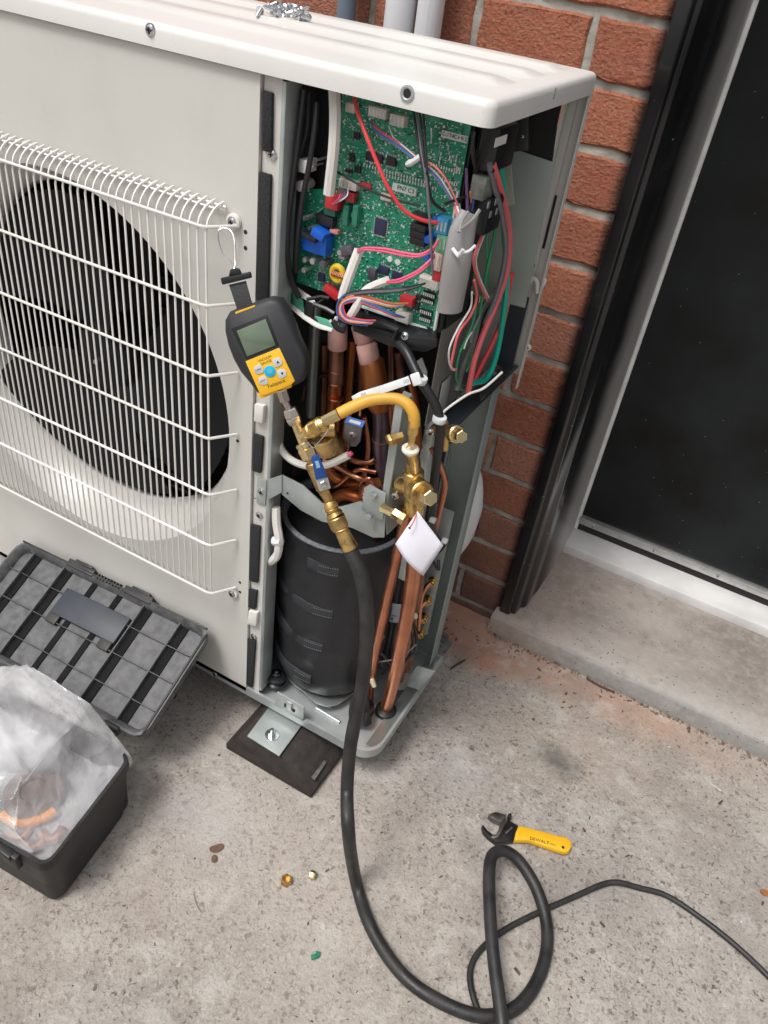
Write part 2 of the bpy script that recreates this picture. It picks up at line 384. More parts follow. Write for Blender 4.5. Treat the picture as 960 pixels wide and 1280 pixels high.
# ---- brick wall
BW, BH, PITCH, ZB0, YW = .179, .0864, .0864, 1.051, .524
def brick_mat():
    m = bpy.data.materials.new('red_brick'); m.use_nodes = True; nt = m.node_tree; N = nt.nodes; L = nt.links
    b = N['Principled BSDF']; b.inputs['Roughness'].default_value = .92; b.inputs['Specular IOR Level'].default_value = .2
    geo = N.new('ShaderNodeNewGeometry'); P = geo.outputs['Position']; oi = N.new('ShaderNodeObjectInfo')
    def noi(sc, det=5, r=.6, st=None):
        n = N.new('ShaderNodeTexNoise'); n.inputs['Scale'].default_value = sc; n.inputs['Detail'].default_value = det; n.inputs['Roughness'].default_value = r
        src = P
        if st:
            mp = N.new('ShaderNodeMapping'); mp.inputs['Scale'].default_value = st; L.new(P, mp.inputs[0]); src = mp.outputs[0]
        L.new(src, n.inputs['Vector']); return n.outputs[0]
    def ramp(src, stops):
        r = N.new('ShaderNodeValToRGB'); e = r.color_ramp.elements
        while len(e) < len(stops): e.new(.5)
        for q, (p, c) in zip(e, stops): q.position = p; q.color = (*c, 1)
        L.new(src, r.inputs[0]); return r.outputs[0]
    def mix(f, a, c):
        x = N.new('ShaderNodeMix'); x.data_type = 'RGBA'
        if isinstance(f, float): x.inputs[0].default_value = f
        else: L.new(f, x.inputs[0])
        for i, v in ((6, a), (7, c)):
            if isinstance(v, tuple): x.inputs[i].default_value = (*v, 1)
            else: L.new(v, x.inputs[i])
        return x.outputs[2]
    g = lambda v: (v, v, v)
    tone = ramp(oi.outputs['Random'], [(0, (.40, .125, .08)), (.3, (.56, .20, .115)), (.65, (.52, .215, .155)), (1, (.63, .30, .205))])
    c = mix(ramp(noi(45, 6, .7), [(.35, g(0)), (.7, g(.7))]), tone, (.50, .235, .15))
    c = mix(ramp(noi(160, 4, .7, (1, 1, 1.8)), [(.52, g(0)), (.68, g(.75))]), c, (.17, .055, .04))
    c = mix(ramp(noi(330, 2, .6), [(.64, g(0)), (.74, g(.6))]), c, (.60, .45, .36))
    # splash-back grime on the courses nearest the ground
    sp = N.new('ShaderNodeSeparateXYZ'); L.new(P, sp.inputs[0])
    ad = N.new('ShaderNodeMath'); ad.operation = 'MULTIPLY_ADD'; L.new(noi(9, 5, .7), ad.inputs[0]); ad.inputs[1].default_value = .5; L.new(sp.outputs[2], ad.inputs[2])
    mr = N.new('ShaderNodeMapRange'); mr.inputs[1].default_value = .18; mr.inputs[2].default_value = .62; mr.inputs[3].default_value = .82; mr.inputs[4].default_value = 0
    L.new(ad.outputs[0], mr.inputs[0]); c = mix(mr.outputs[0], c, (.15, .105, .085))
    L.new(c, b.inputs['Base Color'])
    bp = N.new('ShaderNodeBump'); bp.inputs['Strength'].default_value = 1.0; bp.inputs['Distance'].default_value = .007
    a2 = N.new('ShaderNodeMath'); a2.operation = 'ADD'; L.new(noi(150, 6, .72, (1, 1, 1.7)), a2.inputs[0])
    vo = N.new('ShaderNodeTexVoronoi'); vo.inputs['Scale'].default_value = 170; L.new(P, vo.inputs['Vector'])
    m2 = N.new('ShaderNodeMath'); m2.operation = 'MULTIPLY'; m2.inputs[1].default_value = .35; L.new(vo.outputs['Distance'], m2.inputs[0]); L.new(m2.outputs[0], a2.inputs[1])
    L.new(a2.outputs[0], bp.inputs['Height']); L.new(bp.outputs[0], b.inputs['Normal'])
    return m
BRICK = brick_mat()
MORTAR = M('mortar', (.27, .25, .21), .95, vscale=28, col2=(.50, .48, .43), detail=10, bump=1.0, bscale=120)
def brick_mesh(w, h, seed):
    """face with a worn, uneven outline; front at y=0, body behind"""
    r = random.Random(seed); vs = []; n = 0
    out = []
    nx, nz = 6, 3
    for i in range(nx): out.append((-w / 2 + w * i / nx, -h / 2))
    for i in range(nz): out.append((w / 2, -h / 2 + h * i / nz))
    for i in range(nx): out.append((w / 2 - w * i / nx, h / 2))
    for i in range(nz): out.append((-w / 2, h / 2 - h * i / nz))
    K = len(out)
    j = [(x + r.uniform(-.0018, .0018), z + r.uniform(-.0018, .0018)) for x, z in out]
    for x, z in j: vs.append((x, .06, z))
    for x, z in j: vs.append((x, .0035, z))
    for x, z in j:
        s = .0035 + r.uniform(-.0012, .0015)
        vs.append((x - math.copysign(s, x) if abs(x) > w / 2 - .004 else x, r.uniform(-.0008, .0012), z - math.copysign(s, z) if abs(z) > h / 2 - .004 else z))
    fs = []
    for a in (0, K):
        for k in range(K): fs.append((a + k, a + (k + 1) % K, a + K + (k + 1) % K, a + K + k))
    fs.append(tuple(range(2 * K, 3 * K)))
    m = MB(); m.add(vs, fs); return m.mesh('brick', BRICK, smooth=0)
wall = thing('brick_wall', (-.6, YW, GZ), 'red brick house wall with grey mortar joints behind the heat pump, left of the black door', 'brick wall')
mb = MB(); mb.box((-2.2, YW + .0055, GZ - .1), (.0325, YW + .30, 1.60)); mb.build('mortar', MORTAR, wall)
J = .0125
full = [brick_mesh(BW - J, BH - J, s) for s in range(8)]
cut_a = [brick_mesh(.105 - J / 2, BH - J, 20 + s) for s in range(4)]; cut_b = [brick_mesh(.193 - J / 2, BH - J, 30 + s) for s in range(4)]
for k in range(-6, 14):
    zc = ZB0 - (k + .5) * PITCH
    even = (k % 2 == 0)
    if even: link('brick', random.choice(cut_a), wall, loc=(-.07 + .105 / 2 + J / 4, YW + random.uniform(-.0015, .0015), zc)); x0 = -.07
    else: link('brick', random.choice(cut_b), wall, loc=(-.1595 + .193 / 2 + J / 4, YW + random.uniform(-.0015, .0015), zc)); x0 = -.1595
    for i in range(12):
        xc = x0 - (i + .5) * BW
        if xc < -2.15: break
        o = link('brick', random.choice(full), wall, loc=(xc, YW + random.uniform(-.0015, .0015), zc + random.uniform(-.0006, .0006)))

# ---- door with its black frame
BLK = M('black_gloss_paint', (.010, .010, .011), .24, coat=.15, var=.5, vscale=6, bump=.03, bscale=300, rvar=.06)
ALU = M('aluminium_strip', (.55, .55, .54), .35, .8, var=.1, vscale=40)
def specks(m, scale, size, keep, col):
    nt = m.node_tree; N = nt.nodes; L = nt.links; b = N['Principled BSDF']; src = b.inputs['Base Color'].links[0].from_socket
    g = N.new('ShaderNodeNewGeometry'); v = N.new('ShaderNodeTexVoronoi'); v.inputs['Scale'].default_value = scale; L.new(g.outputs['Position'], v.inputs['Vector'])
    c = N.new('ShaderNodeSeparateColor'); L.new(v.outputs['Color'], c.inputs[0])
    g1 = N.new('ShaderNodeMath'); g1.operation = 'LESS_THAN'; g1.inputs[1].default_value = size; L.new(v.outputs['Distance'], g1.inputs[0])
    g2 = N.new('ShaderNodeMath'); g2.operation = 'GREATER_THAN'; g2.inputs[1].default_value = keep; L.new(c.outputs[0], g2.inputs[0])
    g3 = N.new('ShaderNodeMath'); g3.operation = 'MULTIPLY'; L.new(g1.outputs[0], g3.inputs[0]); L.new(g2.outputs[0], g3.inputs[1])
    x = N.new('ShaderNodeMix'); x.data_type = 'RGBA'; L.new(g3.outputs[0], x.inputs[0]); L.new(src, x.inputs[6]); x.inputs[7].default_value = (*col, 1); L.new(x.outputs[2], b.inputs['Base Color'])
DOORM = M('black_door_skin', (.004, .0045, .005), .40, col2=(.013, .016, .018), vscale=5.5, bump=.10, bscale=260, rvar=.08, spec=.28, detail=10)
specks(DOORM, 150., .10, .972, (.40, .40, .38))
specks(BLK, 90., .12, .93, (.20, .19, .18))
door = thing('door', (.55, .87, -.02), 'black flush outside door set back in a glossy black frame above the concrete step', 'door')
prof = [(.033, .530), (.0335, .515), (.036, .511), (.054, .511), (.0575, .514), (.059, .520), (.0660, .521), (.0685, .526), (.0705, .548), (.078, .556), (.080, .562), (.080, .885), (.080, .90), (.033, .90)]
def extr(prof, z0, z1, flip=None):
    mm = MB(); pp = [(flip - x if flip else x, y) for x, y in prof]
    mm.poly3([(x, y, z0) for x, y in pp], (0, 0, z1 - z0)); return mm
extr(prof, -.0445, 1.62).build('door_frame', BLK, door, bevel=.001)
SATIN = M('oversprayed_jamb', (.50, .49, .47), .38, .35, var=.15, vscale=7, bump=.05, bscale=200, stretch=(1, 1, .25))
def overspray(m, comp, a0, a1, amp, ns, top=1.0):
    """black paint mist drifting over whatever stands beside the frame"""
    nt = m.node_tree; N = nt.nodes; L = nt.links; b = N['Principled BSDF']; src = b.inputs['Base Color'].links[0].from_socket
    g = N.new('ShaderNodeNewGeometry'); sp = N.new('ShaderNodeSeparateXYZ'); L.new(g.outputs['Position'], sp.inputs[0])
    n = N.new('ShaderNodeTexNoise'); n.inputs['Scale'].default_value = ns; n.inputs['Detail'].default_value = 6; n.inputs['Roughness'].default_value = .7; L.new(g.outputs['Position'], n.inputs['Vector'])
    ma = N.new('ShaderNodeMath'); ma.operation = 'MULTIPLY_ADD'; L.new(n.outputs[0], ma.inputs[0]); ma.inputs[1].default_value = amp; L.new(sp.outputs[comp], ma.inputs[2])
    mr = N.new('ShaderNodeMapRange'); mr.interpolation_type = 'SMOOTHSTEP'; mr.inputs[1].default_value = a0 + amp / 2; mr.inputs[2].default_value = a1 + amp / 2; mr.inputs[3].default_value = 0 if a1 > a0 else 0; mr.inputs[4].default_value = top
    L.new(ma.outputs[0], mr.inputs[0]); x = N.new('ShaderNodeMix'); x.data_type = 'RGBA'; L.new(mr.outputs[0], x.inputs[0]); L.new(src, x.inputs[6]); x.inputs[7].default_value = (.014, .013, .013, 1)
    L.new(x.outputs[2], b.inputs['Base Color'])
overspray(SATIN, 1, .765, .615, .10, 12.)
overspray(BRICK, 0, .012, .034, .016, 40., .96); overspray(MORTAR, 0, .012, .034, .016, 40., .96)
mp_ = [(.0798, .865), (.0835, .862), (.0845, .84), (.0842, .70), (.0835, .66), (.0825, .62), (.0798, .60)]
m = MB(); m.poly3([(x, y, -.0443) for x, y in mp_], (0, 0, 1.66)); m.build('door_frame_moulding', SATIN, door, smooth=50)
extr(prof, -.0445, 1.62, 1.06).build('door_frame', BLK, door, bevel=.001)
MB().box((.0805, .866, -.018), (.0905, .90, 1.6)).build('weather_strip', M('weather_strip', (.88, .87, .85), .5, var=.1, vscale=30), door, bevel=.001)
MB().box((.0885, .8765, .022), (.965, .92, 1.6)).build('door_panel', DOORM, door)
m = MB(); m.box((.0885, .866, .001), (.965, .8760, .022)); m.box((.0885, .862, .0185), (.965, .866, .0222))
sw = m.build('door_sweep', ALU, door, bevel=.0008)
for i in range(6): screw(sw, (.125 + i * .15, .866, .010), (0, -1, 0), .0035)
MB().box((.0885, .872, -.0195), (.965, .90, .001)).build('seal', M('door_seal', (.02, .018, .016), .8, bump=.3), door)
for i in range(7):      # nail heads down the weather strip
    MB().lathe((.0845, .868, .12 + i * .21), (0, -1, 0), [(.0022, -.001), (.002, .0008), (.0005, .0012)], 10).build('nail', BLACKD, door)

SILLM = M('white_stone_sill', (.60, .59, .585), .6, var=.10, vscale=9, bump=.25, bscale=120, col2=(.72, .71, .70))
m = MB(); prof2 = [(.797, -.045), (.795, -.030), (.7975, -.023), (.803, -.0202), (.90, -.0195), (.90, -.06), (.797, -.06)]
m.poly3([(.0805, y, z) for y, z in prof2], (.90, 0, 0)); m.build('door_sill', SILLM, kind='structure', bevel=.0015)
STEPM = M('step_concrete', (.27, .235, .205), .9, var=.16, vscale=4.5, bump=.45, bscale=130, col2=(.41, .36, .325), detail=12)
def step_layers(m):
    nt = m.node_tree; N = nt.nodes; L = nt.links; b = N['Principled BSDF']; src = b.inputs['Base Color'].links[0].from_socket
    geo = N.new('ShaderNodeNewGeometry'); sp = N.new('ShaderNodeSeparateXYZ'); L.new(geo.outputs['Position'], sp.inputs[0])
    def layer(sock, a0, a1, col, ns, amp, top):
        nonlocal src
        nz = N.new('ShaderNodeTexNoise'); nz.inputs['Scale'].default_value = ns; nz.inputs['Detail'].default_value = 8; nz.inputs['Roughness'].default_value = .7; L.new(geo.outputs['Position'], nz.inputs['Vector'])
        ma = N.new('ShaderNodeMath'); ma.operation = 'MULTIPLY_ADD'; L.new(nz.outputs[0], ma.inputs[0]); ma.inputs[1].default_value = amp; L.new(sock, ma.inputs[2])
        mr = N.new('ShaderNodeMapRange'); mr.inputs[1].default_value = a0 + amp * .5; mr.inputs[2].default_value = a1 + amp * .5; mr.inputs[3].default_value = top; mr.inputs[4].default_value = 0; L.new(ma.outputs[0], mr.inputs[0])
        x = N.new('ShaderNodeMix'); x.data_type = 'RGBA'; L.new(mr.outputs[0], x.inputs[0]); L.new(src, x.inputs[6]); x.inputs[7].default_value = (*col, 1); src = x.outputs[2]
    layer(sp.outputs[1], .50, .60, (.43, .40, .37), 9., .14, .75)      # rubbed pale nosing
    layer(sp.outputs[1], .490, .498, (.27, .27, .255), 30., .004, .95)  # bare cement riser
    layer(sp.outputs[0], .06, .25, (.42, .28, .21), 7., .16, .45)      # brick dust at the jamb end
    for sc, lo, hi, w, col in ((48., .45, .68, .5, (.46, .42, .385)), (20., .52, .66, .45, (.20, .175, .16)), (190., .55, .70, .35, (.19, .17, .155))):
        n = N.new('ShaderNodeTexNoise'); n.inputs['Scale'].default_value = sc; n.inputs['Detail'].default_value = 7; n.inputs['Roughness'].default_value = .72; L.new(geo.outputs['Position'], n.inputs['Vector'])
        r_ = N.new('ShaderNodeMapRange'); r_.inputs[1].default_value = lo; r_.inputs[2].default_value = hi; r_.inputs[4].default_value = w; L.new(n.outputs[0], r_.inputs[0])
        x = N.new('ShaderNodeMix'); x.data_type = 'RGBA'; L.new(r_.outputs[0], x.inputs[0]); L.new(src, x.inputs[6]); x.inputs[7].default_value = (*col, 1); src = x.outputs[2]
    v = N.new('ShaderNodeTexVoronoi'); v.inputs['Scale'].default_value = 120; L.new(geo.outputs['Position'], v.inputs['Vector'])
    c = N.new('ShaderNodeSeparateColor'); L.new(v.outputs['Color'], c.inputs[0])
    g1 = N.new('ShaderNodeMath'); g1.operation = 'LESS_THAN'; g1.inputs[1].default_value = .22; L.new(v.outputs['Distance'], g1.inputs[0])
    g2 = N.new('ShaderNodeMath'); g2.operation = 'GREATER_THAN'; g2.inputs[1].default_value = .86; L.new(c.outputs[0], g2.inputs[0])
    g3 = N.new('ShaderNodeMath'); g3.operation = 'MULTIPLY'; L.new(g1.outputs[0], g3.inputs[0]); L.new(g2.outputs[0], g3.inputs[1])
    x = N.new('ShaderNodeMix'); x.data_type = 'RGBA'; L.new(g3.outputs[0], x.inputs[0]); L.new(src, x.inputs[6]); x.inputs[7].default_value = (.14, .12, .11, 1); src = x.outputs[2]
    L.new(src, b.inputs['Base Color'])
step_layers(STEPM)
n = 90; top = []; fr = []; bo = []
bm = bmesh.new(); rows = []
for i in range(n + 1):
    x = .026 + 1.25 * i / n
    e = noise.noise(Vector((x * 14, 3, 1))) * .0035 + noise.noise(Vector((x * 60, 9, 1))) * .0012
    zt = -.0455 + noise.noise(Vector((x * 5, 0, 7))) * .0012
    cs = [(.487 + .0, GZ - .02), (.487 + e * .6, GZ + .004), (.488 + e, zt - .006), (.4900 + e, zt - .0018), (.4945 + e * .8, zt), (.56, zt + .0003), (.64, zt + .0003), (.72, zt), (.80, zt), (.90, zt), (.90, GZ - .02)]
    rows.append([bm.verts.new((x, y, z)) for y, z in cs])
for a, b2 in zip(rows, rows[1:]):
    for j in range(len(a) - 1): bm.faces.new((a[j], b2[j], b2[j + 1], a[j + 1]))
bm.faces.new(rows[0]); bm.faces.new(rows[-1][::-1])
bmesh.ops.recalc_face_normals(bm, faces=bm.faces)
me = bpy.data.meshes.new('step'); bm.to_mesh(me); bm.free(); me.materials.append(STEPM)
me.polygons.foreach_set('use_smooth', [True] * len(me.polygons)); me.set_sharp_from_angle(angle=math.radians(50))
link('step', me, kind='structure')
# crumbled mortar fillet along the foot of the step
m = MB(); r = random.Random(3)
for i in range(260):
    x = .03 + r.random() ** 1.3 * .62; y = .487 - abs(r.gauss(0, .006)); s = r.uniform(.0012, .0042)
    R = Matrix.Rotation(r.random() * 6, 3, 'Z') @ Matrix.Rotation(r.random() * 2, 3, 'X')
    m.cbox((x, y, GZ + s * .3), (s * 1.6, s, s * .8), R)
m.build('crumbs', M('crumbs', (.23, .17, .13), .95, var=.5, vscale=90), kind='stuff')

# ================================================================== HEAT PUMP
U = thing('heat_pump_unit', (-.47, .16, -.03), 'large beige outdoor heat pump with its side cover off, circuit board and copper pipes showing', 'heat pump')
XL = -.955; H = .980
# ---- lid: rounded tray upside down with three raised ribs
def rrect(x0, y0, x1, y1, r, n=6):
    pts = []
    for cx, cy, a0 in ((x1 - r, y0 + r, -PI / 2), (x1 - r, y1 - r, 0), (x0 + r, y1 - r, PI / 2), (x0 + r, y0 + r, PI)):
        for k in range(n + 1): a = a0 + PI / 2 * k / n; pts.append((cx + r * math.cos(a), cy + r * math.sin(a)))
    return pts
bm = bmesh.new(); lx0, ly0, lx1, ly1 = XL - .006, -.006, .006, .332
rings = []
for off, z, rr in ((.0012, H + .0005, .012), (0, H, .013), (0, H + .016, .013), (.0012, H + .0205, .0125), (.004, H + .0228, .011), (.008, H + .0235, .009)):
    rings.append([bm.verts.new((x, y, z)) for x, y in rrect(lx0 + off, ly0 + off, lx1 - off, ly1 - off, rr)])
for a, b2 in zip(rings, rings[1:]):
    for k in range(len(a)): bm.faces.new((a[k], a[(k + 1) % len(a)], b2[(k + 1) % len(a)], b2[k]))
bm.faces.new(rings[-1]); bm.faces.new([bm.verts.new((v.co.x, v.co.y, H + .008)) for v in rings[0]][::-1])
bmesh.ops.recalc_face_normals(bm, faces=bm.faces)
me = bpy.data.meshes.new('lid'); bm.to_mesh(me); bm.free(); me.materials.append(LIDP)
me.polygons.foreach_set('use_smooth', [True] * len(me.polygons)); me.set_sharp_from_angle(angle=math.radians(50))
lid = link('lid', me, U)
for yc in (.098, .190, .274):
    m = MB(); w = .026; x1 = -.022; z0 = H + .0233
    vs = [(XL + .02, yc - w, z0), (x1, yc - w, z0), (x1, yc + w, z0), (XL + .02, yc + w, z0), (XL + .03, yc - w + .007, z0 + .0042), (x1 - .02, yc - w + .007, z0 + .0042), (x1 - .02, yc + w - .007, z0 + .0042), (XL + .03, yc + w - .007, z0 + .0042)]
    m.add(vs, [(4, 5, 6, 7), (0, 1, 5, 4), (1, 2, 6, 5), (2, 3, 7, 6), (3, 0, 4, 7)]); m.build('rib', LIDP, lid, bevel=.0012, smooth=60)
screw(lid, W(188, 38, -.006), (0, -1, 0), .0058)
# empty screw hole with a bright eyelet
p = W(509, 117, -.0065); MB().lathe(p, (0, -1, 0), [(.0075, -.002), (.0075, .0006), (.0055, .0010), (.0042, .0003), (.0042, -.001)], 20).build('eyelet', GALV, lid)
MB().lathe(p, (0, -1, 0), [(.0042, -.001), (.0040, .0004)], 16).build('hole', BLACKD, lid)
MB().cbox(W(693, 117, .0062, 'x'), (.0012, .003, .011)).build('slot', M('slot_grey', (.28, .27, .25), .6), lid)

# ---- front panel with its round fan opening
FCX, FCZ, FR = -.596, .509, .299
bm = bmesh.new(); nseg = 96; px0, px1, pz0, pz1 = XL, -.2585, -.006, H - .0015
hole, sq = [], []
for k in range(nseg):
    a = 2 * PI * k / nseg; c, s = math.cos(a), math.sin(a); hole.append((FCX + FR * c, FCZ + FR * s))
    hx = (px1 - FCX) if c > 0 else (FCX - px0); hz = (.31 if s > 0 else .31)
    t = min(hx / abs(c) if abs(c) > 1e-6 else 9, hz / abs(s) if abs(s) > 1e-6 else 9); sq.append((FCX + t * c, FCZ + t * s))
hv = [bm.verts.new((x, 0, z)) for x, z in hole]; sv = [bm.verts.new((x, 0, z)) for x, z in sq]
for k in range(nseg): bm.faces.new((hv[k], hv[(k + 1) % nseg], sv[(k + 1) % nseg], sv[k]))
me = bpy.data.meshes.new('front_panel'); bm.to_mesh(me); bm.free(); me.materials.append(PAINT)
# corners of the square ring and the plain areas above and below
m = MB(); m.v = [v.co.copy() for v in me.vertices]; m.f = [tuple(p.vertices) for p in me.polygons]
for sx in (px0, px1):
    for sz in (FCZ - .31, FCZ + .31):
        near = sorted(range(nseg, 2 * nseg), key=lambda i: (m.v[i].x - sx) ** 2 + (m.v[i].z - sz) ** 2)
        a = [i for i in near if abs(m.v[i].x - sx) < 1e-5][0]; b2 = [i for i in near if abs(m.v[i].z - sz) < 1e-5][0]
        if a != b2: m.f.append((a, b2, len(m.v))); m.v.append(Vector((sx, 0, sz)))
m.add([(px0, 0, FCZ + .31), (px1, 0, FCZ + .31), (px1, 0, pz1), (px0, 0, pz1)], [(0, 1, 2, 3)])
m.add([(px0, 0, pz0), (px1, 0, pz0), (px1, 0, FCZ - .31), (px0, 0, FCZ - .31)], [(0, 1, 2, 3)])
bm = bmesh.new(); me2 = bpy.data.meshes.new('t'); me2.from_pydata([tuple(v) for v in m.v], [], m.f); bm.from_mesh(me2)
bmesh.ops.remove_doubles(bm, verts=bm.verts, dist=1e-5)
for f in bm.faces:
    if f.normal.y > 0: f.normal_flip()
me = bpy.data.meshes.new('front_panel'); bm.to_mesh(me); bm.free(); me.materials.append(PAINT)
panel = link('front_panel', me, U)
MB().box((px1 - .0012, .0002, pz0), (px1, .012, pz1)).build('panel_edge', PAINT, panel); MB().box((px0, .0002, pz0), (px0 + .0012, .31, pz1)).build('panel_edge', PAINT, panel)
m = MB(); prof3 = [(FR, 0), (FR - .003, .009), (FR - .010, .024), (FR - .021, .043), (FR - .030, .057), (FR - .0325, .070), (FR - .0325, .095)]
m.lathe((FCX, 0, FCZ), (0, 1, 0), prof3, 96, caps=False); m.build('fan_shroud', M('shroud_paint', (.68, .665, .625), .28, var=.06, vscale=4), U, smooth=60)
for q in ((297, 551), (300, 728), (300, 740), (307, 290), (307, 310)):
    MB().lathe(W(q[0], q[1], 0) + Vector((0, -.0004, 0)), (0, 1, 0), [(.0026, 0), (.0024, .001)], 12).build('hole', BLACKD, panel)
screw(panel, W(269, 843, 0), (0, -1, 0), .005)

# ---- fan grille, each wire its own piece
G = link('fan_grille', MB().tube([W(276, 266, -.004), W(276, 266, -.004) + Vector((.001, 0, 0))], .0005, 4).mesh('fan_grille', WIRE_W), U)
z_top, z_bot, yg = .8165, .238, -.036
zs = [.8165 - .0958 * k for k in range(7)]
def gw(pts, r, name='grille_wire', n=1, k=6):
    q = spline(pts, n) if n > 1 else [Vector(p) for p in pts]
    return MB().tube(q, r, k).build(name, WIRE_W, G, smooth=60)
for i, z in enumerate(zs):
    zz = z if i < 6 else z_bot
    pts = [(XL + .01, yg - .003, zz), (-.312, yg - .003, zz), (-.303, yg - .0015, zz), (-.2815, -.003, zz - .001)]
    gw(pts, .0021)
gw([(XL + .01, -.006, .8335), (-.298, -.006, .8335)], .0019)     # rear rail at the panel
gw([(XL + .01, -.016, .8320), (-.306, -.016, .8320)], .0016)
vw = None
for i in range(52):
    x = -.304 - i * .01245
    if x < XL + .015: break
    if vw is None:
        pts = spline([(0, -.003, .8375), (0, -.010, .8365), (0, -.022, .832), (0, -.032, .822), (0, yg, .808)], 3) + [Vector((0, yg, .5)), Vector((0, yg, .245)), Vector((0, yg + .006, .233))]
        vw = MB().tube(pts, .00150, 6).mesh('grille_wire', WIRE_W, smooth=60)
    o = bpy.data.objects.new('grille_wire', vw); o.location = (x, 0, 0); put(o, G)
# screw and washer tabs that hold the grille
for q in ((292, 277), (291, 741), (300, 387)):
    if q[1] != 387:
        c = W(q[0], q[1], -.003); MB().lathe(c, (0, -1, 0), [(.0095, -.002), (.0095, .002), (.008, .003)], 20).build('clip', WHITEP, G)
        screw(G, c + Vector((0, -.003, 0)), (0, -1, 0), .0052)

# ---- fan
fan = thing('fan', (FCX, .10, FCZ), 'x', 'x'); del fan['label']; del fan['category']; fan.parent = U; fan.location = Vector((FCX, .10, FCZ)) - U.location
FANM = M('fan_plastic', (.009, .0095, .011), .6, var=.15, vscale=6, spec=.2)
MB().lathe((FCX, .055, FCZ), (0, 1, 0), [(.012, 0), (.035, .002), (.052, .008), (.056, .016), (.056, .075)], 48).build('hub', FANM, fan)
MB().lathe((FCX, .047, FCZ), (0, 1, 0), [(.005, 0), (.0055, .002), (.0055, .010)], 6).build('nut', STEEL, fan)
for b_ in range(3):
    bm = bmesh.new(); g_ = []
    for i in range(11):
        t = i / 10; rr = .05 + .205 * t; row = []
        for j in range(13):
            s_ = j / 12; a = math.radians(-62 + b_ * 120 + 92 * s_ + 26 * t)
            y = .075 + .045 * (s_ - .5) + .012 * math.sin(s_ * PI) - .010 * t
            row.append(bm.verts.new((FCX + rr * math.cos(a), y, FCZ + rr * math.sin(a))))
        g_.append(row)
    for i in range(10):
        for j in range(12): bm.faces.new((g_[i][j], g_[i + 1][j], g_[i + 1][j + 1], g_[i][j + 1]))
    bmesh.ops.recalc_face_normals(bm, faces=bm.faces)
    geom = bmesh.ops.solidify(bm, geom=bm.faces[:], thickness=.003)
    me = bpy.data.meshes.new('blade'); bm.to_mesh(me); bm.free(); me.materials.append(FANM); me.polygons.foreach_set('use_smooth', [True] * len(me.polygons)); me.set_sharp_from_angle(angle=math.radians(50))
    link('blade', me, fan)
m = MB(); m.box((FCX - .035, .14, 0), (FCX + .035, .16, H - .02)); m.lathe((FCX, .105, FCZ), (0, 1, 0), [(.045, 0), (.05, .004), (.05, .04)], 24)
m.build('motor_mount', M('mount_dark', (.07, .07, .072), .5, .5), U, bevel=.002)
# coil behind the fan: a fin pack wrapping the back
COILM = M('coil_fins', (.014, .014, .015), .6, .4, var=.4, vscale=60, stretch=(40, 1, .3))
m = MB(); m.box((XL + .02, .255, .004), (-.075, .29, H - .012)); m.box((XL + .002, .02, .004), (XL + .02, .29, H - .012))
m.build('coil', COILM, U)
tl = MB()
for k in range(34): tl.seg((XL + .02, .2515, .02 + .028 * k), (-.24, .2515, .02 + .028 * k), .0035, n=6)
tl.build('coil_tubes', M('coil_tube_dark', (.05, .03, .025), .5, .6), U, kind='stuff')
MB().box((-.2925, .016, .004), (-.2905, .255, H - .01)).build('partition', M('partition_sheet', (.10, .105, .105), .5, .6, var=.2), U)

# ---- rail beside the panel with its foam pads, clips and screws
m = MB(); m.box((-.2572, .0055, .425), (-.2345, .0068, H - .001)); m.build('rail_strip', PAINT, U)
m = MB(); m.box((-.2572, .0055, .002), (-.2345, .0068, .423)); m.build('rail_strip', PAINT, U)
m = MB(); m.box((-.2343, .0045, .010), (-.2300, .0062, H - .004)); m.box((-.2300, .0045, .010), (-.2288, .034, H - .004)); rail = m.build('rail', GALV, U, bevel=.0006)
def quadpad(name, pts, y, th, mat, parent, bevel=.001):
    q = [W(a, b, y) for a, b in pts]; return MB().poly3(q, (0, th, 0)).build(name, mat, parent, bevel=bevel)
for pp in (((331, 112), (343, 116), (342, 190), (331, 188)), ((327, 214), (341, 218), (337, 378), (323, 374)), ((320, 541), (331, 545), (328, 590), (318, 587)),
           ((316, 654), (327, 657), (324, 727), (314, 724)), ((313, 735), (323, 737), (321, 760), (312, 757)), ((311, 797), (321, 800), (317, 858), (309, 853))):
    quadpad('foam_pad', pp, .0052, -.005, FOAM, U)
for pp in (((322, 502), (334, 505), (332, 527), (321, 524)), ((314, 760), (325, 763), (323, 780), (312, 777))):
    c = quadpad('clip', pp, .0052, -.008, WHITEP, U, .002)
quadpad('splice_plate', ((322, 596), (334, 600), (332, 632), (321, 628)), .0040, -.0015, GALV, U, .0004)
for q in ((340, 193, .004), (327, 615, .002), (324, 644, .004), (317, 796, .004), (312, 862, .004)): screw(U, W(*q), (0, -1, 0), .0048)
for q in ((353, 128), (354, 153), (354, 178), (351, 245), (348, 345)): screw(rail, W(q[0] + 2, q[1], .020), (1, -.3, 0), .0042)

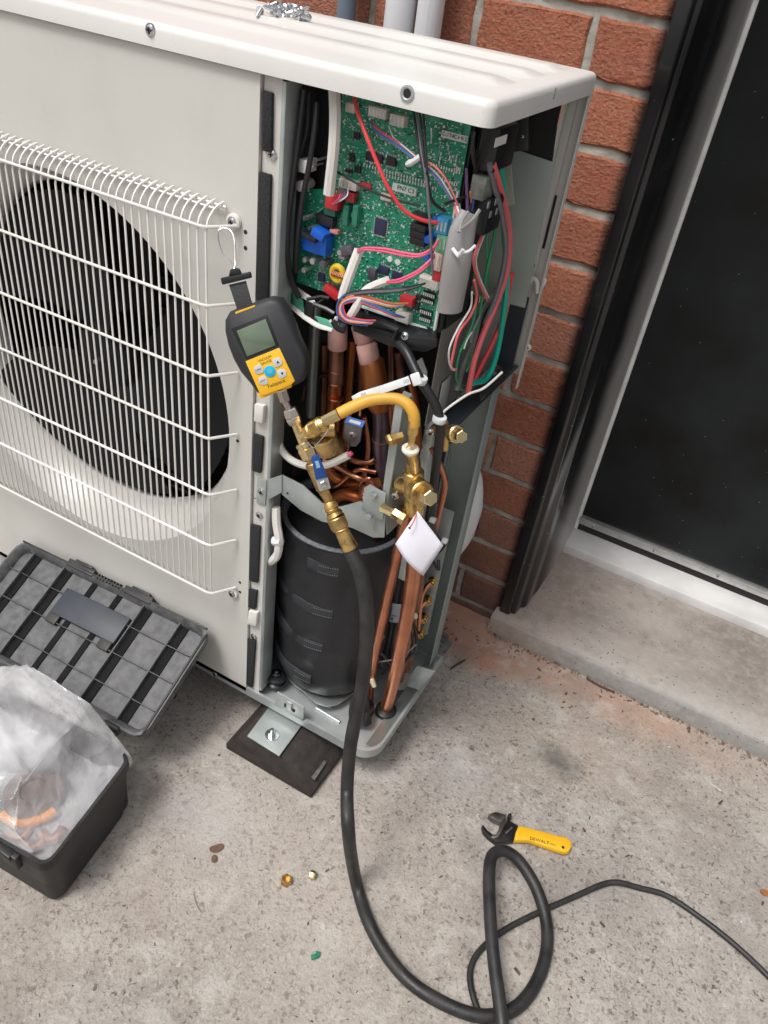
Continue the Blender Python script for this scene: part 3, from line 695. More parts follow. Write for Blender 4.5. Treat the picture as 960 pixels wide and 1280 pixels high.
# ---- base pan
PAN = M('pan_metal', (.46, .49, .49), .42, .55, var=.12, vscale=12, rvar=.08)
out = [(XL, 0), (-.032, 0)] + [(-.032 + .036 * math.sin(a), .036 - .036 * math.cos(a)) for a in [PI / 2 * k / 7 for k in range(8)]] + [(.004, .27), (.004, .275), (XL, .275)]
def offs(pts, d):
    c = Vector((-.475, .1375)); r = []
    for x, y in pts: r.append((x - d if x > c.x else x + d, y + d if y < c.y else y - d))
    return r
bm = bmesh.new()
lv = [(out, -.015), (out, .004), (offs(out, .0045), .0045), (offs(out, .0050), .002), (offs(out, .0062), -.006)]
R_ = [[bm.verts.new((x, y, z)) for x, y in pts] for pts, z in lv]
for a, b2 in zip(R_, R_[1:]):
    for k in range(len(a)): bm.faces.new((a[k], a[(k + 1) % len(a)], b2[(k + 1) % len(a)], b2[k]))
bm.faces.new(R_[-1]); bmesh.ops.recalc_face_normals(bm, faces=bm.faces)
me = bpy.data.meshes.new('base_pan'); bm.to_mesh(me); bm.free(); me.materials.append(PAN); me.polygons.foreach_set('use_smooth', [True] * len(me.polygons)); me.set_sharp_from_angle(angle=math.radians(35))
pan = link('base_pan', me, U)
# pressed ribs in the pan floor
for a, b2, w in (((395, 885), (425, 903), 5), ((412, 884), (428, 862), 4)):
    m = MB(); pa, pb = W(*a, -.0045, 'z'), W(*b2, -.0045, 'z'); m.seg(pa, pb, w / 2 * mpp(pa), n=12); m.build('pressing', PAN, pan)
quadpad('brace', ((522, 832), (545, 838), (525, 862), (505, 855)), .16, -.002, GALV, U, .0004)
MB().box((-.022, .02, -.003), (.0, .25, -.001)).build('corner_gusset', GALVD, pan)
m = MB(); m.poly3([W(a, b2, -.0052, 'z') for a, b2 in ((470, 890), (497, 864), (525, 862), (497, 900), (480, 903))], (0, 0, .0035)); m.build('rubber_mat', M('mat_grey', (.05, .055, .06), .6, bump=.3), pan, bevel=.001)
# perforated drain plate lying behind the pan on the ground
perf = thing('drain_grate', (-.04, .40, GZ), 'small perforated grey metal plate on the ground behind the heat pump base', 'metal plate')
pc = W(545, 800, GZ + .03, 'z')
m = MB(); pz = GZ + .012
m.poly3([W(a, b, pz, 'z') for a, b in ((548, 788), (561, 795), (557, 812), (540, 826), (520, 830), (522, 800))], (0, 0, .002)); m.build('plate', GALVD, perf, bevel=.0006)
hm = MB().lathe((0, 0, 0), (0, 0, 1), [(.0017, 0), (.0016, .0005)], 8).mesh('perforation', BLACKD)
for i in range(4):
    for j in range(3):
        q = W(551 + j * 2.6 - i * 2.8, 794 + i * 5.4 + j * 1.6, pz + .0022, 'z'); link('perforation', hm, perf, loc=q)
MB().cbox((-.045, .385, GZ + .006), (.05, .03, .012)).build('foot', GALVD, perf)

# foot bracket on the rubber block
zb = -.0315
q = [W(a, b, zb, 'z') for a, b in ((309, 921), (349, 946), (379, 905), (338, 882))]
m = MB(); m.poly3(q, (0, 0, .0028)); br = m.build('foot_bracket', GALV, U, bevel=.0006)
m = MB(); v1, v2 = W(344, 880, -.0032), W(379, 900, -.0032); m.poly3([v1, v2, v2 + Vector((-.001, 0, .034)), v1 + Vector((.002, 0, .034))], (0, .0025, 0)); m.poly3([W(344, 880, -.0032), W(379, 900, -.0032), q[2], q[3]], (0, 0, -.002)); m.build('bracket_web', GALV, br, bevel=.0005)
c = W(340, 919, zb + .003, 'z'); m = MB(); m.lathe(c, (0, 0, 1), [(.0125, 0), (.0125, .0018), (.0085, .002), (.0085, .004), (.0035, .0041)], 24); m.build('washer', STEEL, br)
m = MB(); m.seg(c + Vector((0, 0, .004)), c + Vector((0, 0, .010)), .0068, n=6); m.seg(c + Vector((0, 0, .009)), c + Vector((0, 0, .017)), .0034, n=12); m.build('bolt', STEEL, br)
tabp = (v1 + v2) / 2 + Vector((0, -.0016, .018)); m = MB(); m.cbox(tabp, (.011, .003, .020)); m.build('tab', PAN, br, bevel=.001)
m = MB(); m.cbox(tabp + Vector((.009, .0012, -.007)), (.005, .0015, .007)); m.cbox(tabp + Vector((-.009, .0012, -.006)), (.003, .0015, .009)); m.build('slot', BLACKD, br)

# ---- compressor in its black sound blanket
CC = Vector((-.168, .132, 0)); CR = .102
def cpt(a, r, z): return (CC.x + r * math.sin(a), CC.y - r * math.cos(a), z)     # a=0 faces the front
bm = bmesh.new(); rows = []; NA, NZ = 72, 44
for i in range(NZ + 1):
    t = i / NZ; z = .028 + .335 * t; row = []
    for k in range(NA):
        a = 2 * PI * k / NA
        r = CR * (1 - .10 * max(0, 1 - t * 6) ** 2)
        for zz in (.085, .165, .235, .312): r -= .0010 * math.exp(-((z - zz + .006 * math.sin(a * 2)) / .011) ** 2)
        r += .0016 * noise.noise(Vector((math.cos(a) * 2.4, math.sin(a) * 2.4, z * 16)))+ .0007 * noise.noise(Vector((math.cos(a) * 9, math.sin(a) * 9, z * 40)))
        da = ((a + PI) % (2 * PI)) - PI
        r += .0022 if -.05 < da < .60 else 0
        r += .0030 * noise.noise(Vector((math.cos(a) * 1.3, math.sin(a) * 1.3, z * 5 + 3)))
        q_ = noise.noise(Vector((math.cos(a) * 2.2 + z * 9, math.sin(a) * 2.2 - z * 7, z * 12 + 8))); r += .0060 * (.25 - abs(q_)) 
        row.append(bm.verts.new(cpt(a, r, z)))
    rows.append(row)
for a, b2 in zip(rows, rows[1:]):
    for k in range(NA): bm.faces.new((a[k], a[(k + 1) % NA], b2[(k + 1) % NA], b2[k]))
bm.faces.new(rows[0][::-1]); bmesh.ops.recalc_face_normals(bm, faces=bm.faces)
me = bpy.data.meshes.new('compressor'); bm.to_mesh(me); bm.free(); me.materials.append(BLANKET); me.polygons.foreach_set('use_smooth', [True] * len(me.polygons)); me.set_sharp_from_angle(angle=math.radians(40))
comp = link('compressor', me, U)
m = MB(); m.lathe((CC.x, CC.y, .335), (0, 0, 1), [(.098, 0), (.094, .014), (.080, .024), (.062, .030), (.045, .031)], 48); m.build('blanket_top', M('blanket_top', (.012, .012, .014), .8, bump=.4, bscale=200), comp, smooth=60)
m = MB(); m.lathe((CC.x, CC.y, .352), (0, 0, 1), [(.092, -.006), (.098, .004), (CR + .001, .010), (CR + .0015, .013), (CR - .001, .0145), (.0965, .0145), (.094, .010), (.092, -.01)], 60, caps=False); m.build('blanket_rim', FELT, comp, smooth=50)
m = MB(); m.lathe((CC.x, CC.y, .30), (0, 0, 1), [(.080, 0), (.077, .040), (.064, .058), (.035, .068), (.012, .071)], 48); m.build('dome', M('compressor_shell', (.03, .03, .033), .35, var=.2, vscale=20), comp)
for z, a0, a1 in ((.075, -1.1, .22), (.160, -1.1, .36), (.240, -1.0, .46), (.330, -.02, .48)):
    m = MB(); n = 16; vs = []; w = .010
    for k in range(n + 1):
        a = a0 + (a1 - a0) * k / n; zz = z - .004 * (k / n)
        for r, dz in ((CR - .003, -w), (CR + .0018 + (.0022 if a > -.05 else 0), -w), (CR + .0018 + (.0022 if a > -.05 else 0), w), (CR - .003, w)): vs.append(cpt(a, r, zz + dz))
    fs = []
    for k in range(n):
        for j in range(4): a = k * 4 + j; b2 = k * 4 + (j + 1) % 4; fs.append((a, b2, b2 + 4, a + 4))
    fs += [(3, 2, 1, 0), tuple(n * 4 + j for j in range(4))]
    st = m.add(vs, fs).build('strap', BLANKSTR, comp, bevel=.0008, smooth=30)
    # stitching at the strap's end
    m = MB()
    for k in range(9):
        a = a1 - .03 - k * .034
        for dz in (-w * .65, w * .65): m.cbox(cpt(a, CR + .0043, z - .003 + dz), (.0016, .0010, .0009))
    m.build('stitching', M('thread', (.16, .16, .17), .8), st, kind='stuff')
m = MB()
for zz in range(2): pass
m.cbox(cpt(-.02, CR + .0005, .292), (.016, .001, .0012), Matrix.Rotation(.35, 3, 'Y')); m.build('chalk_mark', WHITEP, comp)
# rubber mounts and foot plate
FP = M('foot_plate', (.46, .49, .50), .3, .85, var=.1)
m = MB(); pts = []
for k in range(36):
    a = 2 * PI * k / 36; r = .088 + .020 * max(0, math.cos(3 * (a - .52))) ** 1.5; pts.append(cpt(a, r, .012))
m.poly3(pts, (0, 0, .003)); fp = m.build('foot_plate', FP, comp, bevel=.001)
for q in ((345, 848), (455, 885)):
    c = W(q[0], q[1] + 6, .006, 'z')
    m = MB(); m.lathe(c, (0, 0, 1), [(.012, 0), (.0165, .002), (.017, .007), (.0125, .010), (.0125, .013), (.0165, .015), (.0165, .020), (.010, .0225)], 28); m.build('rubber_mount', BLACKP, comp)
    m = MB(); m.seg(c + Vector((0, 0, .022)), c + Vector((0, 0, .028)), .0075, n=6); m.seg(c + Vector((0, 0, .027)), c + Vector((0, 0, .034)), .0035, n=10); m.build('nut', M('dark_nut', (.2, .2, .21), .3, 1.), comp)
wire('hose', [(345, 634, .016), (346, 655, .012), (349, 675, .010), (347, 692, .010), (341, 700, .012), (333, 704, .03)], 11, WHITEP, U)
MB().seg(W(342, 676, .009), W(352, 677, .009), .0075, n=8).build('clamp', WHITEN, U)

# ---- accumulator
m = MB(); AC = Vector((-.074, .178, 0)); m.lathe((AC.x, AC.y, .03), (0, 0, 1), [(.012, 0), (.030, .008), (.036, .025), (.036, .33), (.030, .348), (.012, .356)], 32)
ac = m.build('accumulator', M('black_enamel', (.014, .014, .016), .22, var=.2, vscale=20), U)
m = MB(); n = 14; vs = []
for k in range(n + 1):
    a = -1.35 + 2.1 * k / n
    for z in (.168, .212): vs.append((AC.x + .0366 * math.sin(a), AC.y - .0366 * math.cos(a), z))
LABELM = M('paper_label', (.42, .47, .52), .5, var=.1, vscale=30)
lb = m.add(vs, [(2 * k, 2 * k + 2, 2 * k + 3, 2 * k + 1) for k in range(n)]).build('label_sticker', LABELM, ac)
m = MB()
for k in range(12):
    a = -.85 + k * .105
    m.cbox((AC.x + .0369 * math.sin(a), AC.y - .0369 * math.cos(a), .176), (.0012 + .0012 * (k % 2), .0008, .006))
for k in range(16):
    a = -.9 + k * .09
    m.cbox((AC.x + .0369 * math.sin(a), AC.y - .0369 * math.cos(a), .184), (.0035, .0006, .0008))
m.build('barcode', BLACKP, lb, kind='stuff')

# ---- copper pipes
def pipe(pts, wpx, mat=COPPER, y=None, n=6, k=14, name='pipe', par=U): return wire(name, pts, wpx, mat, par, y, n, k)
pipe([(509, 632, .025), (502, 668, .030), (490, 720, .045), (480, 765, .058), (470, 812, .072), (463, 855, .09), (461, 890, .11)], 12)
pipe([(521, 650, .035), (515, 730, .055), (498, 825, .083), (483, 884, .103)], 17, n=12, k=24)
p = W(483, 884, .103); 
m = MB(); m.lathe(Vector((p.x, p.y, -.004)), (0, 0, 1), [(.020, 0), (.019, .006), (.011, .010)], 24); m.build('grommet', BLACKP, U)
pipe([(540, 560, .055), (556, 600, .06), (549, 640, .07), (541, 672, .11), (525, 712, .16), (512, 760, .20)], 7)
pipe([(478, 793, .10), (470, 805, .09), (462, 830, .09), (463, 870, .1)], 9)
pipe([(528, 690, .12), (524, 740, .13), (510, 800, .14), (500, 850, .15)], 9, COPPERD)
for k, (a, b2) in enumerate(((540, 727), (534.5, 750), (530, 772), (525.5, 791))):
    c = W(a, b2, .240); r = 6.0 * mpp(c)
    v = MB(); v.lathe(c + Vector((0, .008, 0)), (.25, -1, .15), [(r * 1.1, 0), (r * 1.1, .003), (r * .8, .0035), (r * .8, .011)], 6); v.lathe(c + Vector((0, .008, 0)), (.25, -1, .15), [(r * .6, .010), (r * .6, .018), (r * .45, .019), (r * .4, .024)], 14); v.build('port', BRASS, U)
    pipe([(a - 2, b2 + 2, .226), (a - 9, b2 + 10, .215), (a - 14, b2 + 24, .21), (a - 17, b2 + 60, .21)], 6)
pipe([(422, 420, .10), (420, 460, .10), (418, 500, .105), (415, 550, .11), (410, 600, .12)], 18, COPPERO)
pipe([(421, 432, .0995), (420, 478, .0995)], 18.6, COPPERD)
for z in (463, 478, 497): 
    c = W(419.5, z, .1); MB().lathe(c - Vector((0, 0, .0015)), (0, 0, 1), [(10.2 * mpp(c), 0), (10.8 * mpp(c), .0015), (10.2 * mpp(c), .003)], 20).build('joint_ring', COPPER, U)
pipe([(440, 425, .13), (437, 460, .13), (434, 500, .13), (428, 560, .13)], 12, COPPERO)
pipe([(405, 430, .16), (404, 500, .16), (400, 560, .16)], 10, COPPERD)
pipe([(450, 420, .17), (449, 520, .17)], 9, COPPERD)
# filter drier: wide body that necks down
q = pl([(461, 445), (465, 452), (470, 488), (473, 505), (475, 516), (476, 535), (475, 560), (477, 580), (484, 598), (500, 606)], .085); s0 = mpp(q[0])
MB().tube(q, [x / 2 * s0 for x in (20, 32, 33, 32, 20, 19, 18, 18, 17, 16)], 20).build('filter_drier', COPPERO, U, smooth=60)
MB().tube(pl([(475, 514), (476, 535), (475, 560), (477, 580), (484, 598)], .0835), [10.3 * s0] * 5, 16).build('pipe', M('heat_blued_copper', (.16, .115, .14), .35, .85, var=.3, vscale=30), U)
c = W(475.5, 548, .084); MB().lathe(c, (0, .1, -1), [(10.6 * s0, 0), (11.6 * s0, .002), (10.6 * s0, .004)], 18).build('joint_ring', COPPERD, U)
for pts, w1 in (((( 422, 405), (422, 436)), 25), (((450, 405), (456, 428)), 24), (((458, 430), (463, 454)), 27)):
    q = pl(pts, .083 if w1 == 27 else .09); MB().seg(q[0], q[1], w1 / 2 * mpp(q[0]), n=20).build('insulation', PINK, U, smooth=50)
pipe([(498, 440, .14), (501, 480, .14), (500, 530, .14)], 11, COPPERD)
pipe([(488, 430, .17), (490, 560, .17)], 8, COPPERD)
pipe([(512, 470, .10), (520, 510, .10), (524, 560, .1)], 9, COPPERO)
pipe([(405, 575, .06), (425, 585, .055), (447, 597, .05), (462, 600, .06)], 8)
pipe([(408, 582, .08), (420, 598, .08), (445, 606, .08), (480, 602, .08)], 13, COPPERO)
pipe([(455, 605, .05), (452, 620, .05), (462, 625, .05)], 6)
pipe([(415, 626, .07), (430, 618, .06), (450, 624, .06), (460, 640, .08)], 15, COPPERO)
pipe([(395, 655, .09), (400, 640, .09), (410, 630, .09)], 13, COPPERD)
pipe([(378, 500, .15), (383, 480, .15), (400, 470, .15), (425, 470, .15)], 5, COPPERD)
pipe([(365, 600, .12), (372, 570, .12), (385, 540, .12)], 6, COPPERD)
pipe([(450, 520, .08), (453, 500, .09), (470, 498, .10)], 4)
for pts_, w_p in (([(432, 470, .17), (436, 530, .17), (428, 600, .17)], 8), ([(455, 520, .14), (460, 560, .15), (452, 610, .13)], 7), ([(488, 500, .15), (492, 560, .15), (486, 620, .12)], 9),
                  ([(425, 560, .12), (440, 575, .10), (462, 578, .10), (478, 566, .12)], 8), ([(398, 600, .10), (420, 608, .07), (445, 588, .07), (470, 590, .08)], 6), ([(510, 590, .08), (505, 640, .07), (512, 690, .08)], 7),
                  ([(470, 612, .06), (462, 598, .05), (450, 604, .05), (452, 616, .05), (462, 622, .05)], 5), ([(476, 640, .09), (468, 690, .11), (470, 740, .12)], 8)):
    pipe(pts_, w_p, COPPER)
# silver suction line seen behind the gauge
pipe([(395, 380, .14), (392, 440, .14), (388, 520, .14)], 14, GALVD)

# ---- expansion valve motor and its lead
c = W(440, 543, .05); s0 = mpp(c); R = rot_from(Vector((1, .25, -.05)), Vector((.0, -.15, 1)))
MOTM = M('motor_can', (.20, .19, .20), .32, .8, var=.1)
m = MB(Matrix.Translation(c) @ R.to_4x4())
m.prism([(-.012, .017), (.013, .017), (.013, -.008), (.008, -.018), (-.001, -.021), (-.012, -.010)], (0, 0, 0), (1, 0, 0), (0, 1, 0), .0015); ev = m.build('valve_motor', MOTM, U, bevel=.0005)
m = MB(Matrix.Translation(c) @ R.to_4x4()); m.lathe((0, -.002, -.022), (0, 0, 1), [(.0125, 0), (.013, .002), (.013, .0195)], 24); m.build('coil_body', BLACKP, ev)
m = MB(Matrix.Translation(c) @ R.to_4x4()); m.box((-.012, .0175, -.012), (.013, .0185, .0015)); m.build('label_sticker', M('blue_label', (.10, .20, .62), .4), ev)
m = MB(Matrix.Translation(c) @ R.to_4x4()); m.box((-.007, .0186, -.007), (.009, .0190, -.001)); m.build('print', WHITEP, ev)
screw(ev, c + R @ Vector((.001, .002, .002)), R.col[2], .0036)
wire('lead', [(346, 543, .03), (352, 562, .03), (366, 576, .03), (388, 583, .028), (412, 580, .028), (436, 569, .034)], 9.5, WHITEP, U)
wire('lead', [(436, 569, .034), (440, 566, .036)], 6, W_PINK, U)

# ---- galvanised bracket that carries the service valves
def sheet(name, pts, y, th=.0025, mat=GALV, par=U, bev=.0004): return MB().poly3([W(p[0], p[1], p[2] if len(p) > 2 else y) for p in pts], (0, th, 0)).build(name, mat, par, bevel=bev)
sheet('cross_bracket', [(333, 600), (352, 594), (352, 616), (334, 625)], .004)
sheet('cross_bracket', [(352, 594), (378, 607), (402, 629), (402, 652), (376, 638), (352, 618)], .006)
sheet('cross_bracket', [(402, 629), (424, 634), (450, 627), (470, 640), (482, 650), (480, 672), (466, 672), (440, 660), (402, 652)], .004)
va = sheet('valve_bracket', [(493, 509), (503, 512), (492, 585), (482, 640), (480, 672), (466, 660), (476, 628)], .0)
MB().poly3([W(493, 509, .0), W(503, 512, .0), W(515, 494, .035), W(505, 490, .035)], (0, 0, .0018)).build('flange', GALV, va)
MB().poly3([W(503, 512, .002), W(515, 494, .040), W(512, 640, .035), W(483, 668, .0025), W(482, 640, .002), W(492, 585, .002)], (.0015, 0, 0)).build('web', GALVD, va)
sheet('clamp_plate', [(455, 610), (462, 606), (482, 618), (478, 650), (470, 648), (452, 638)], -.006)
for q in ((467, 619), (461, 645)): 
    c = W(*q, -.010); m = MB(); m.seg(c + Vector((0, .004, 0)), c + Vector((0, -.003, 0)), .005, n=6); m.build('bolt', STEEL, U)
MB().lathe(W(359, 617, .0045), (0, 1, 0), [(.0016, 0), (.0015, .001)], 8).build('hole', BLACKD, U)

# ---- right rear column and the plates round the second valve
m = MB(); m.box((-.066, .268, .0), (-.010, .2705, .61)); m.box((-.010, .240, .0), (-.008, .2705, .61)); m.box((-.069, .262, .0), (-.066, .2705, .61)); m.build('corner_column', M('column_sheet', (.30, .35, .34), .45, .35, var=.12, vscale=6, bump=.04, rvar=.05), U, bevel=.0006)
m = MB(); m.box((-.066, .245, .07), (-.028, .2475, .36)); m.build('port_plate', GALV, U, bevel=.001)
m = MB(); m.box((-.052, .11, .30), (-.030, .1125, .665)); m.box((-.030, .085, .30), (-.0285, .1125, .665)); m.build('column_strip', GALV, U, bevel=.0005)
sheet('tie_plate', [(512, 458), (527, 447), (534, 465), (531, 490), (520, 480)], .07)

# ---- control box
TRAY = M('control_tray', (.012, .013, .015), .35, var=.2)
m = MB(); m.box((-.226, .056, .742), (-.033, .062, .976)); cb = m.build('control_box', TRAY, U, bevel=.001)
m = MB(); m.box((-.0345, .052, .745), (-.0325, .10, .972)); m.build('tray_side', TRAY, cb, bevel=.0006)
# lower lip with pockets
lipy = .028
m = MB()
m.poly3([W(a, b, lipy) for a, b in ((441, 404), (470, 411), (500, 421), (546, 424), (545, 434), (532, 440), (505, 437), (487, 433), (441, 414))], (0, .004, 0))
m.poly3([W(a, b, lipy) for a, b in ((441, 404), (470, 411), (500, 421), (546, 424))] + [W(a, b, .05) for a, b in ((547, 412), (500, 400), (440, 385))], (0, 0, -.002))
lip = m.build('tray_lip', BLACKP, cb, bevel=.0012)
m = MB(); q = pl([(452, 400), (478, 403), (497, 412), (492, 422)], lipy - .004); m.tube(q, .004, 8); m.build('lip_boss', BLACKP, lip)
screw(lip, W(506, 420, lipy - .001), (0, -1, .2), .0038)
# curved lower edge at the left, pale flange with a strip of green board showing
m = MB(); q = spline(pl([(352, 372, .05), (366, 384, .04), (382, 397, .03), (398, 407, .024), (416, 412, .022)]), 6); m.tube(q, .0032, 8, flat=.4); m.build('flange', WHITEP, cb)
GREENS = M('green_strip', (.10, .42, .27), .5)
sheet('board_edge', [(354, 361, .05), (364, 366, .045), (378, 376, .038), (380, 390, .034), (366, 382, .042), (355, 372, .048)], .05, .002, GREENS, cb)
sheet('board_edge', [(393, 395, .028), (404, 398, .026), (418, 404, .024), (416, 411, .022), (400, 406, .025)], .03, .002, GREENS, cb)
sheet('flange_top', [(354, 354, .052), (372, 360, .047), (392, 374, .040), (394, 381, .036), (376, 372, .042), (354, 361, .050)], .05, .002, WHITEP, cb)
sheet('board_clip', [(382, 376, .034), (392, 381, .032), (391, 398, .029), (380, 393, .031)], .03, .003, BLACKP, cb)
m = MB(); m.tube(pl([(384, 374, .03), (402, 371, .034), (412, 373, .034)]), .0025, 6); m.tube(pl([(392, 380, .028), (408, 386, .028), (418, 392, .028)]), .0028, 6); m.tube(pl([(392, 383, .03), (405, 374, .034)]), .002, 6); m.build('cable_guide', BLACKP, cb)
wire('cable', [(380, 112, .03), (376, 150, .025), (368, 215, .02), (361, 270, .02), (359, 315, .02), (364, 350, .025), (374, 372, .03)], 8, W_BLACK, cb)
wire('cable', [(396, 128, .03), (393, 165, .022), (385, 215, .02), (378, 250, .022), (372, 300, .026), (370, 340, .03)], 7, W_BLACK, cb)
wire('cable', [(386, 116, .04), (383, 165, .04), (372, 205, .04), (366, 250, .04)], 5, M('dark_grey_cable', (.05, .05, .055), .4), cb)

# ---- circuit board
def pcb_mat():
    m = bpy.data.materials.new('circuit_board_green'); m.use_nodes = True; nt = m.node_tree; N = nt.nodes; L = nt.links
    b = N['Principled BSDF']; b.inputs['Roughness'].default_value = .32
    geo = N.new('ShaderNodeNewGeometry'); P = geo.outputs['Position']
    def ramp(src, stops, interp='LINEAR'):
        r = N.new('ShaderNodeValToRGB'); r.color_ramp.interpolation = interp; e = r.color_ramp.elements
        while len(e) < len(stops): e.new(.5)
        for q, (p, c) in zip(e, stops): q.position = p; q.color = (*c, 1)
        L.new(src, r.inputs[0]); return r.outputs[0]
    def mix(f, a, c):
        x = N.new('ShaderNodeMix'); x.data_type = 'RGBA'; L.new(f, x.inputs[0])
        for i, v in ((6, a), (7, c)):
            if isinstance(v, tuple): x.inputs[i].default_value = (*v, 1)
            else: L.new(v, x.inputs[i])
        return x.outputs[2]
    def mp(sc):
        q = N.new('ShaderNodeMapping'); q.inputs['Scale'].default_value = sc; L.new(P, q.inputs[0]); return q.outputs[0]
    g = lambda v: (v, v, v)
    n = N.new('ShaderNodeTexNoise'); n.inputs['Scale'].default_value = 28; L.new(P, n.inputs['Vector'])
    c = ramp(n.outputs[0], [(.35, (.0, .16, .09)), (.65, (.012, .26, .14))])
    v = N.new('ShaderNodeTexVoronoi'); v.distance = 'CHEBYCHEV'; v.feature = 'DISTANCE_TO_EDGE' if False else 'F1'; v.inputs['Scale'].default_value = 95; L.new(mp((1, .01, 1)), v.inputs['Vector'])
    c = mix(ramp(v.outputs['Distance'], [(.0, g(0)), (.40, g(0)), (.42, g(.8)), (.46, g(.8)), (.48, g(0))]), c, (.05, .36, .23))
    for sc, st, w in ((130, (1, .01, .18), .30), (120, (.2, .01, 1), .24)):
        v = N.new('ShaderNodeTexVoronoi'); v.distance = 'CHEBYCHEV'; v.inputs['Scale'].default_value = sc; L.new(mp(st), v.inputs['Vector'])
        sp = N.new('ShaderNodeSeparateColor'); L.new(v.outputs['Color'], sp.inputs[0])
        c = mix(ramp(sp.outputs[0], [(0, g(0)), (1 - w, g(w * 1.6))], 'CONSTANT'), c, (.02, .30, .18))
    v = N.new('ShaderNodeTexVoronoi'); v.inputs['Scale'].default_value = 230; L.new(mp((1, .01, 1)), v.inputs['Vector'])
    sp = N.new('ShaderNodeSeparateColor'); L.new(v.outputs['Color'], sp.inputs[0])
    a = N.new('ShaderNodeMath'); a.operation = 'LESS_THAN'; a.inputs[1].default_value = .34; L.new(v.outputs['Distance'], a.inputs[0])
    a2 = N.new('ShaderNodeMath'); a2.operation = 'GREATER_THAN'; a2.inputs[1].default_value = .80; L.new(sp.outputs[1], a2.inputs[0])
    a3 = N.new('ShaderNodeMath'); a3.operation = 'MULTIPLY'; L.new(a.outputs[0], a3.inputs[0]); L.new(a2.outputs[0], a3.inputs[1])
    c = mix(a3.outputs[0], c, (.55, .66, .62))
    L.new(c, b.inputs['Base Color']); return m
PCBM = pcb_mat()
YB = .050
m = MB(); m.poly3([(-.188, YB, .968), (-.036, YB, .968), (-.036, YB, .747), (-.232, YB, .747), (-.232, YB, .86), (-.188, YB, .87)], (0, .0016, 0))
pcb = m.build('circuit_board', PCBM, U)
EDGE = M('board_edge_white', (.72, .76, .74), .5)
m = MB(); m.box((-.0378, .0455, .747), (-.0355, .0498, .905)); m.box((-.14, .0455, .7450), (-.0355, .0498, .7468)); m.build('edge_strip', EDGE, pcb)
C = {}
def cm(n, c, r=.4, **k): 
    if n not in C: C[n] = M(n, c, r, **k)
    return C[n]
CB = cm('chip_black', (.015, .016, .02), .35); CW = cm('connector_white', (.62, .60, .54), .5); CR_ = cm('connector_red', (.55, .03, .04), .4); CBL = cm('relay_blue', (.01, .11, .55), .35)
CY = cm('coil_yellow', (.75, .50, .03), .45); CNV = cm('chip_navy', (.025, .03, .075), .35); CLB = cm('connector_light_blue', (.06, .35, .62), .4); CGR = cm('connector_green', (.12, .42, .24), .45)
CGY = cm('component_grey', (.10, .09, .11), .4); CSL = cm('capacitor_silver', (.55, .54, .52), .3, metal=.7); CPK = cm('connector_cream', (.66, .52, .45), .5); CLAB = cm('board_label', (.58, .68, .62), .6)
PINM = cm('solder_pin', (.66, .70, .70), .3, metal=.8)
def comp_(name, px, py, w, h, d, mat, rot=0., pins=None, bev=.0005, par=None):
    """board component: px,py centre in the picture, w,h in picture pixels, d height in metres"""
    c = W(px, py, YB - d); s = mpp(c); c.y = YB
    R = Matrix.Rotation(rot, 3, 'Y'); W_, H_ = w * s * 1.06, h * s * 1.18
    m = MB(Matrix.Translation(c) @ R.to_4x4()); m.box((-W_ / 2, -d, -H_ / 2), (W_ / 2, .0, H_ / 2)); o = m.build(name, mat, par or pcb, bevel=bev)
    if pins:
        m = MB(Matrix.Translation(c) @ R.to_4x4()); k, sides = pins
        for i in range(k):
            t = -W_ / 2 + W_ * (i + .5) / k; u = -H_ / 2 + H_ * (i + .5) / k
            if 'h' in sides:
                for sg in (-1, 1): m.box((t - .0005, -d * .4, sg * H_ / 2), (t + .0005, -.0002, sg * (H_ / 2 + .0022)))
            if 'v' in sides:
                for sg in (-1, 1): m.box((sg * W_ / 2, -d * .4, u - .0005), (sg * (W_ / 2 + .0022), -.0002, u + .0005))
            if 's' in sides: m.box((t - .0008, -d - .0004, -H_ * .3), (t + .0008, -d + .001, H_ * .3))
        m.v = [v for v in m.v]
        # pins belong to the board's stuff layer
        PINS.v += m.v; off = len(PINS.v) - len(m.v); PINS.f += [tuple(i + off for i in f) for f in m.f]
    return o
PINS = MB()
def can(name, px, py, w, d, mat, top=None):
    c = W(px, py, YB - d); r = w / 2 * mpp(c); c.y = YB
    m = MB(); m.lathe(c, (0, -1, 0), [(r, 0), (r, d - .001), (r * .92, d)], 16); return m.build(name, mat, pcb)
comp_('processor', 475, 284, 15, 17, .0022, CNV, 0, (8, 'hv'), .0002)
comp_('chip', 479, 338, 14, 9, .0018, CNV, 0, (6, 'h'), .0002); comp_('chip', 496, 345, 13, 9, .0018, CNV, 0, (6, 'h'), .0002)
comp_('chip', 467, 197, 22, 9, .005, CB, 0, (7, 'h')); comp_('chip', 488, 202, 12, 9, .005, CB, 0, (4, 'h'))
for q in ((445, 170, 8, 7), (439, 197, 7, 9), (446, 212, 8, 7), (435, 214, 9, 4), (523, 372, 7, 6), (519, 383, 8, 8)): comp_('chip', *q, .004, CB, 0, (2, 'h'))
comp_('socket', 471, 141, 24, 10, .010, CW, 0, (5, 's')); comp_('socket', 496, 151, 20, 11, .010, CW, 0, (4, 's')); comp_('socket', 437, 135, 12, 9, .010, CW)
comp_('socket', 434, 231, 24, 9, .011, CW, 0, (5, 's')); comp_('socket', 482, 247, 14, 7, .006, CPK, 0, (4, 's')); comp_('socket', 457, 233, 13, 6, .005, CR_)
comp_('socket', 414, 254, 17, 13, .016, CR_); comp_('socket', 437, 247, 12, 10, .010, cm('dark_red', (.35, .03, .03), .4))
comp_('socket', 505, 237, 32, 8, .004, CLAB)
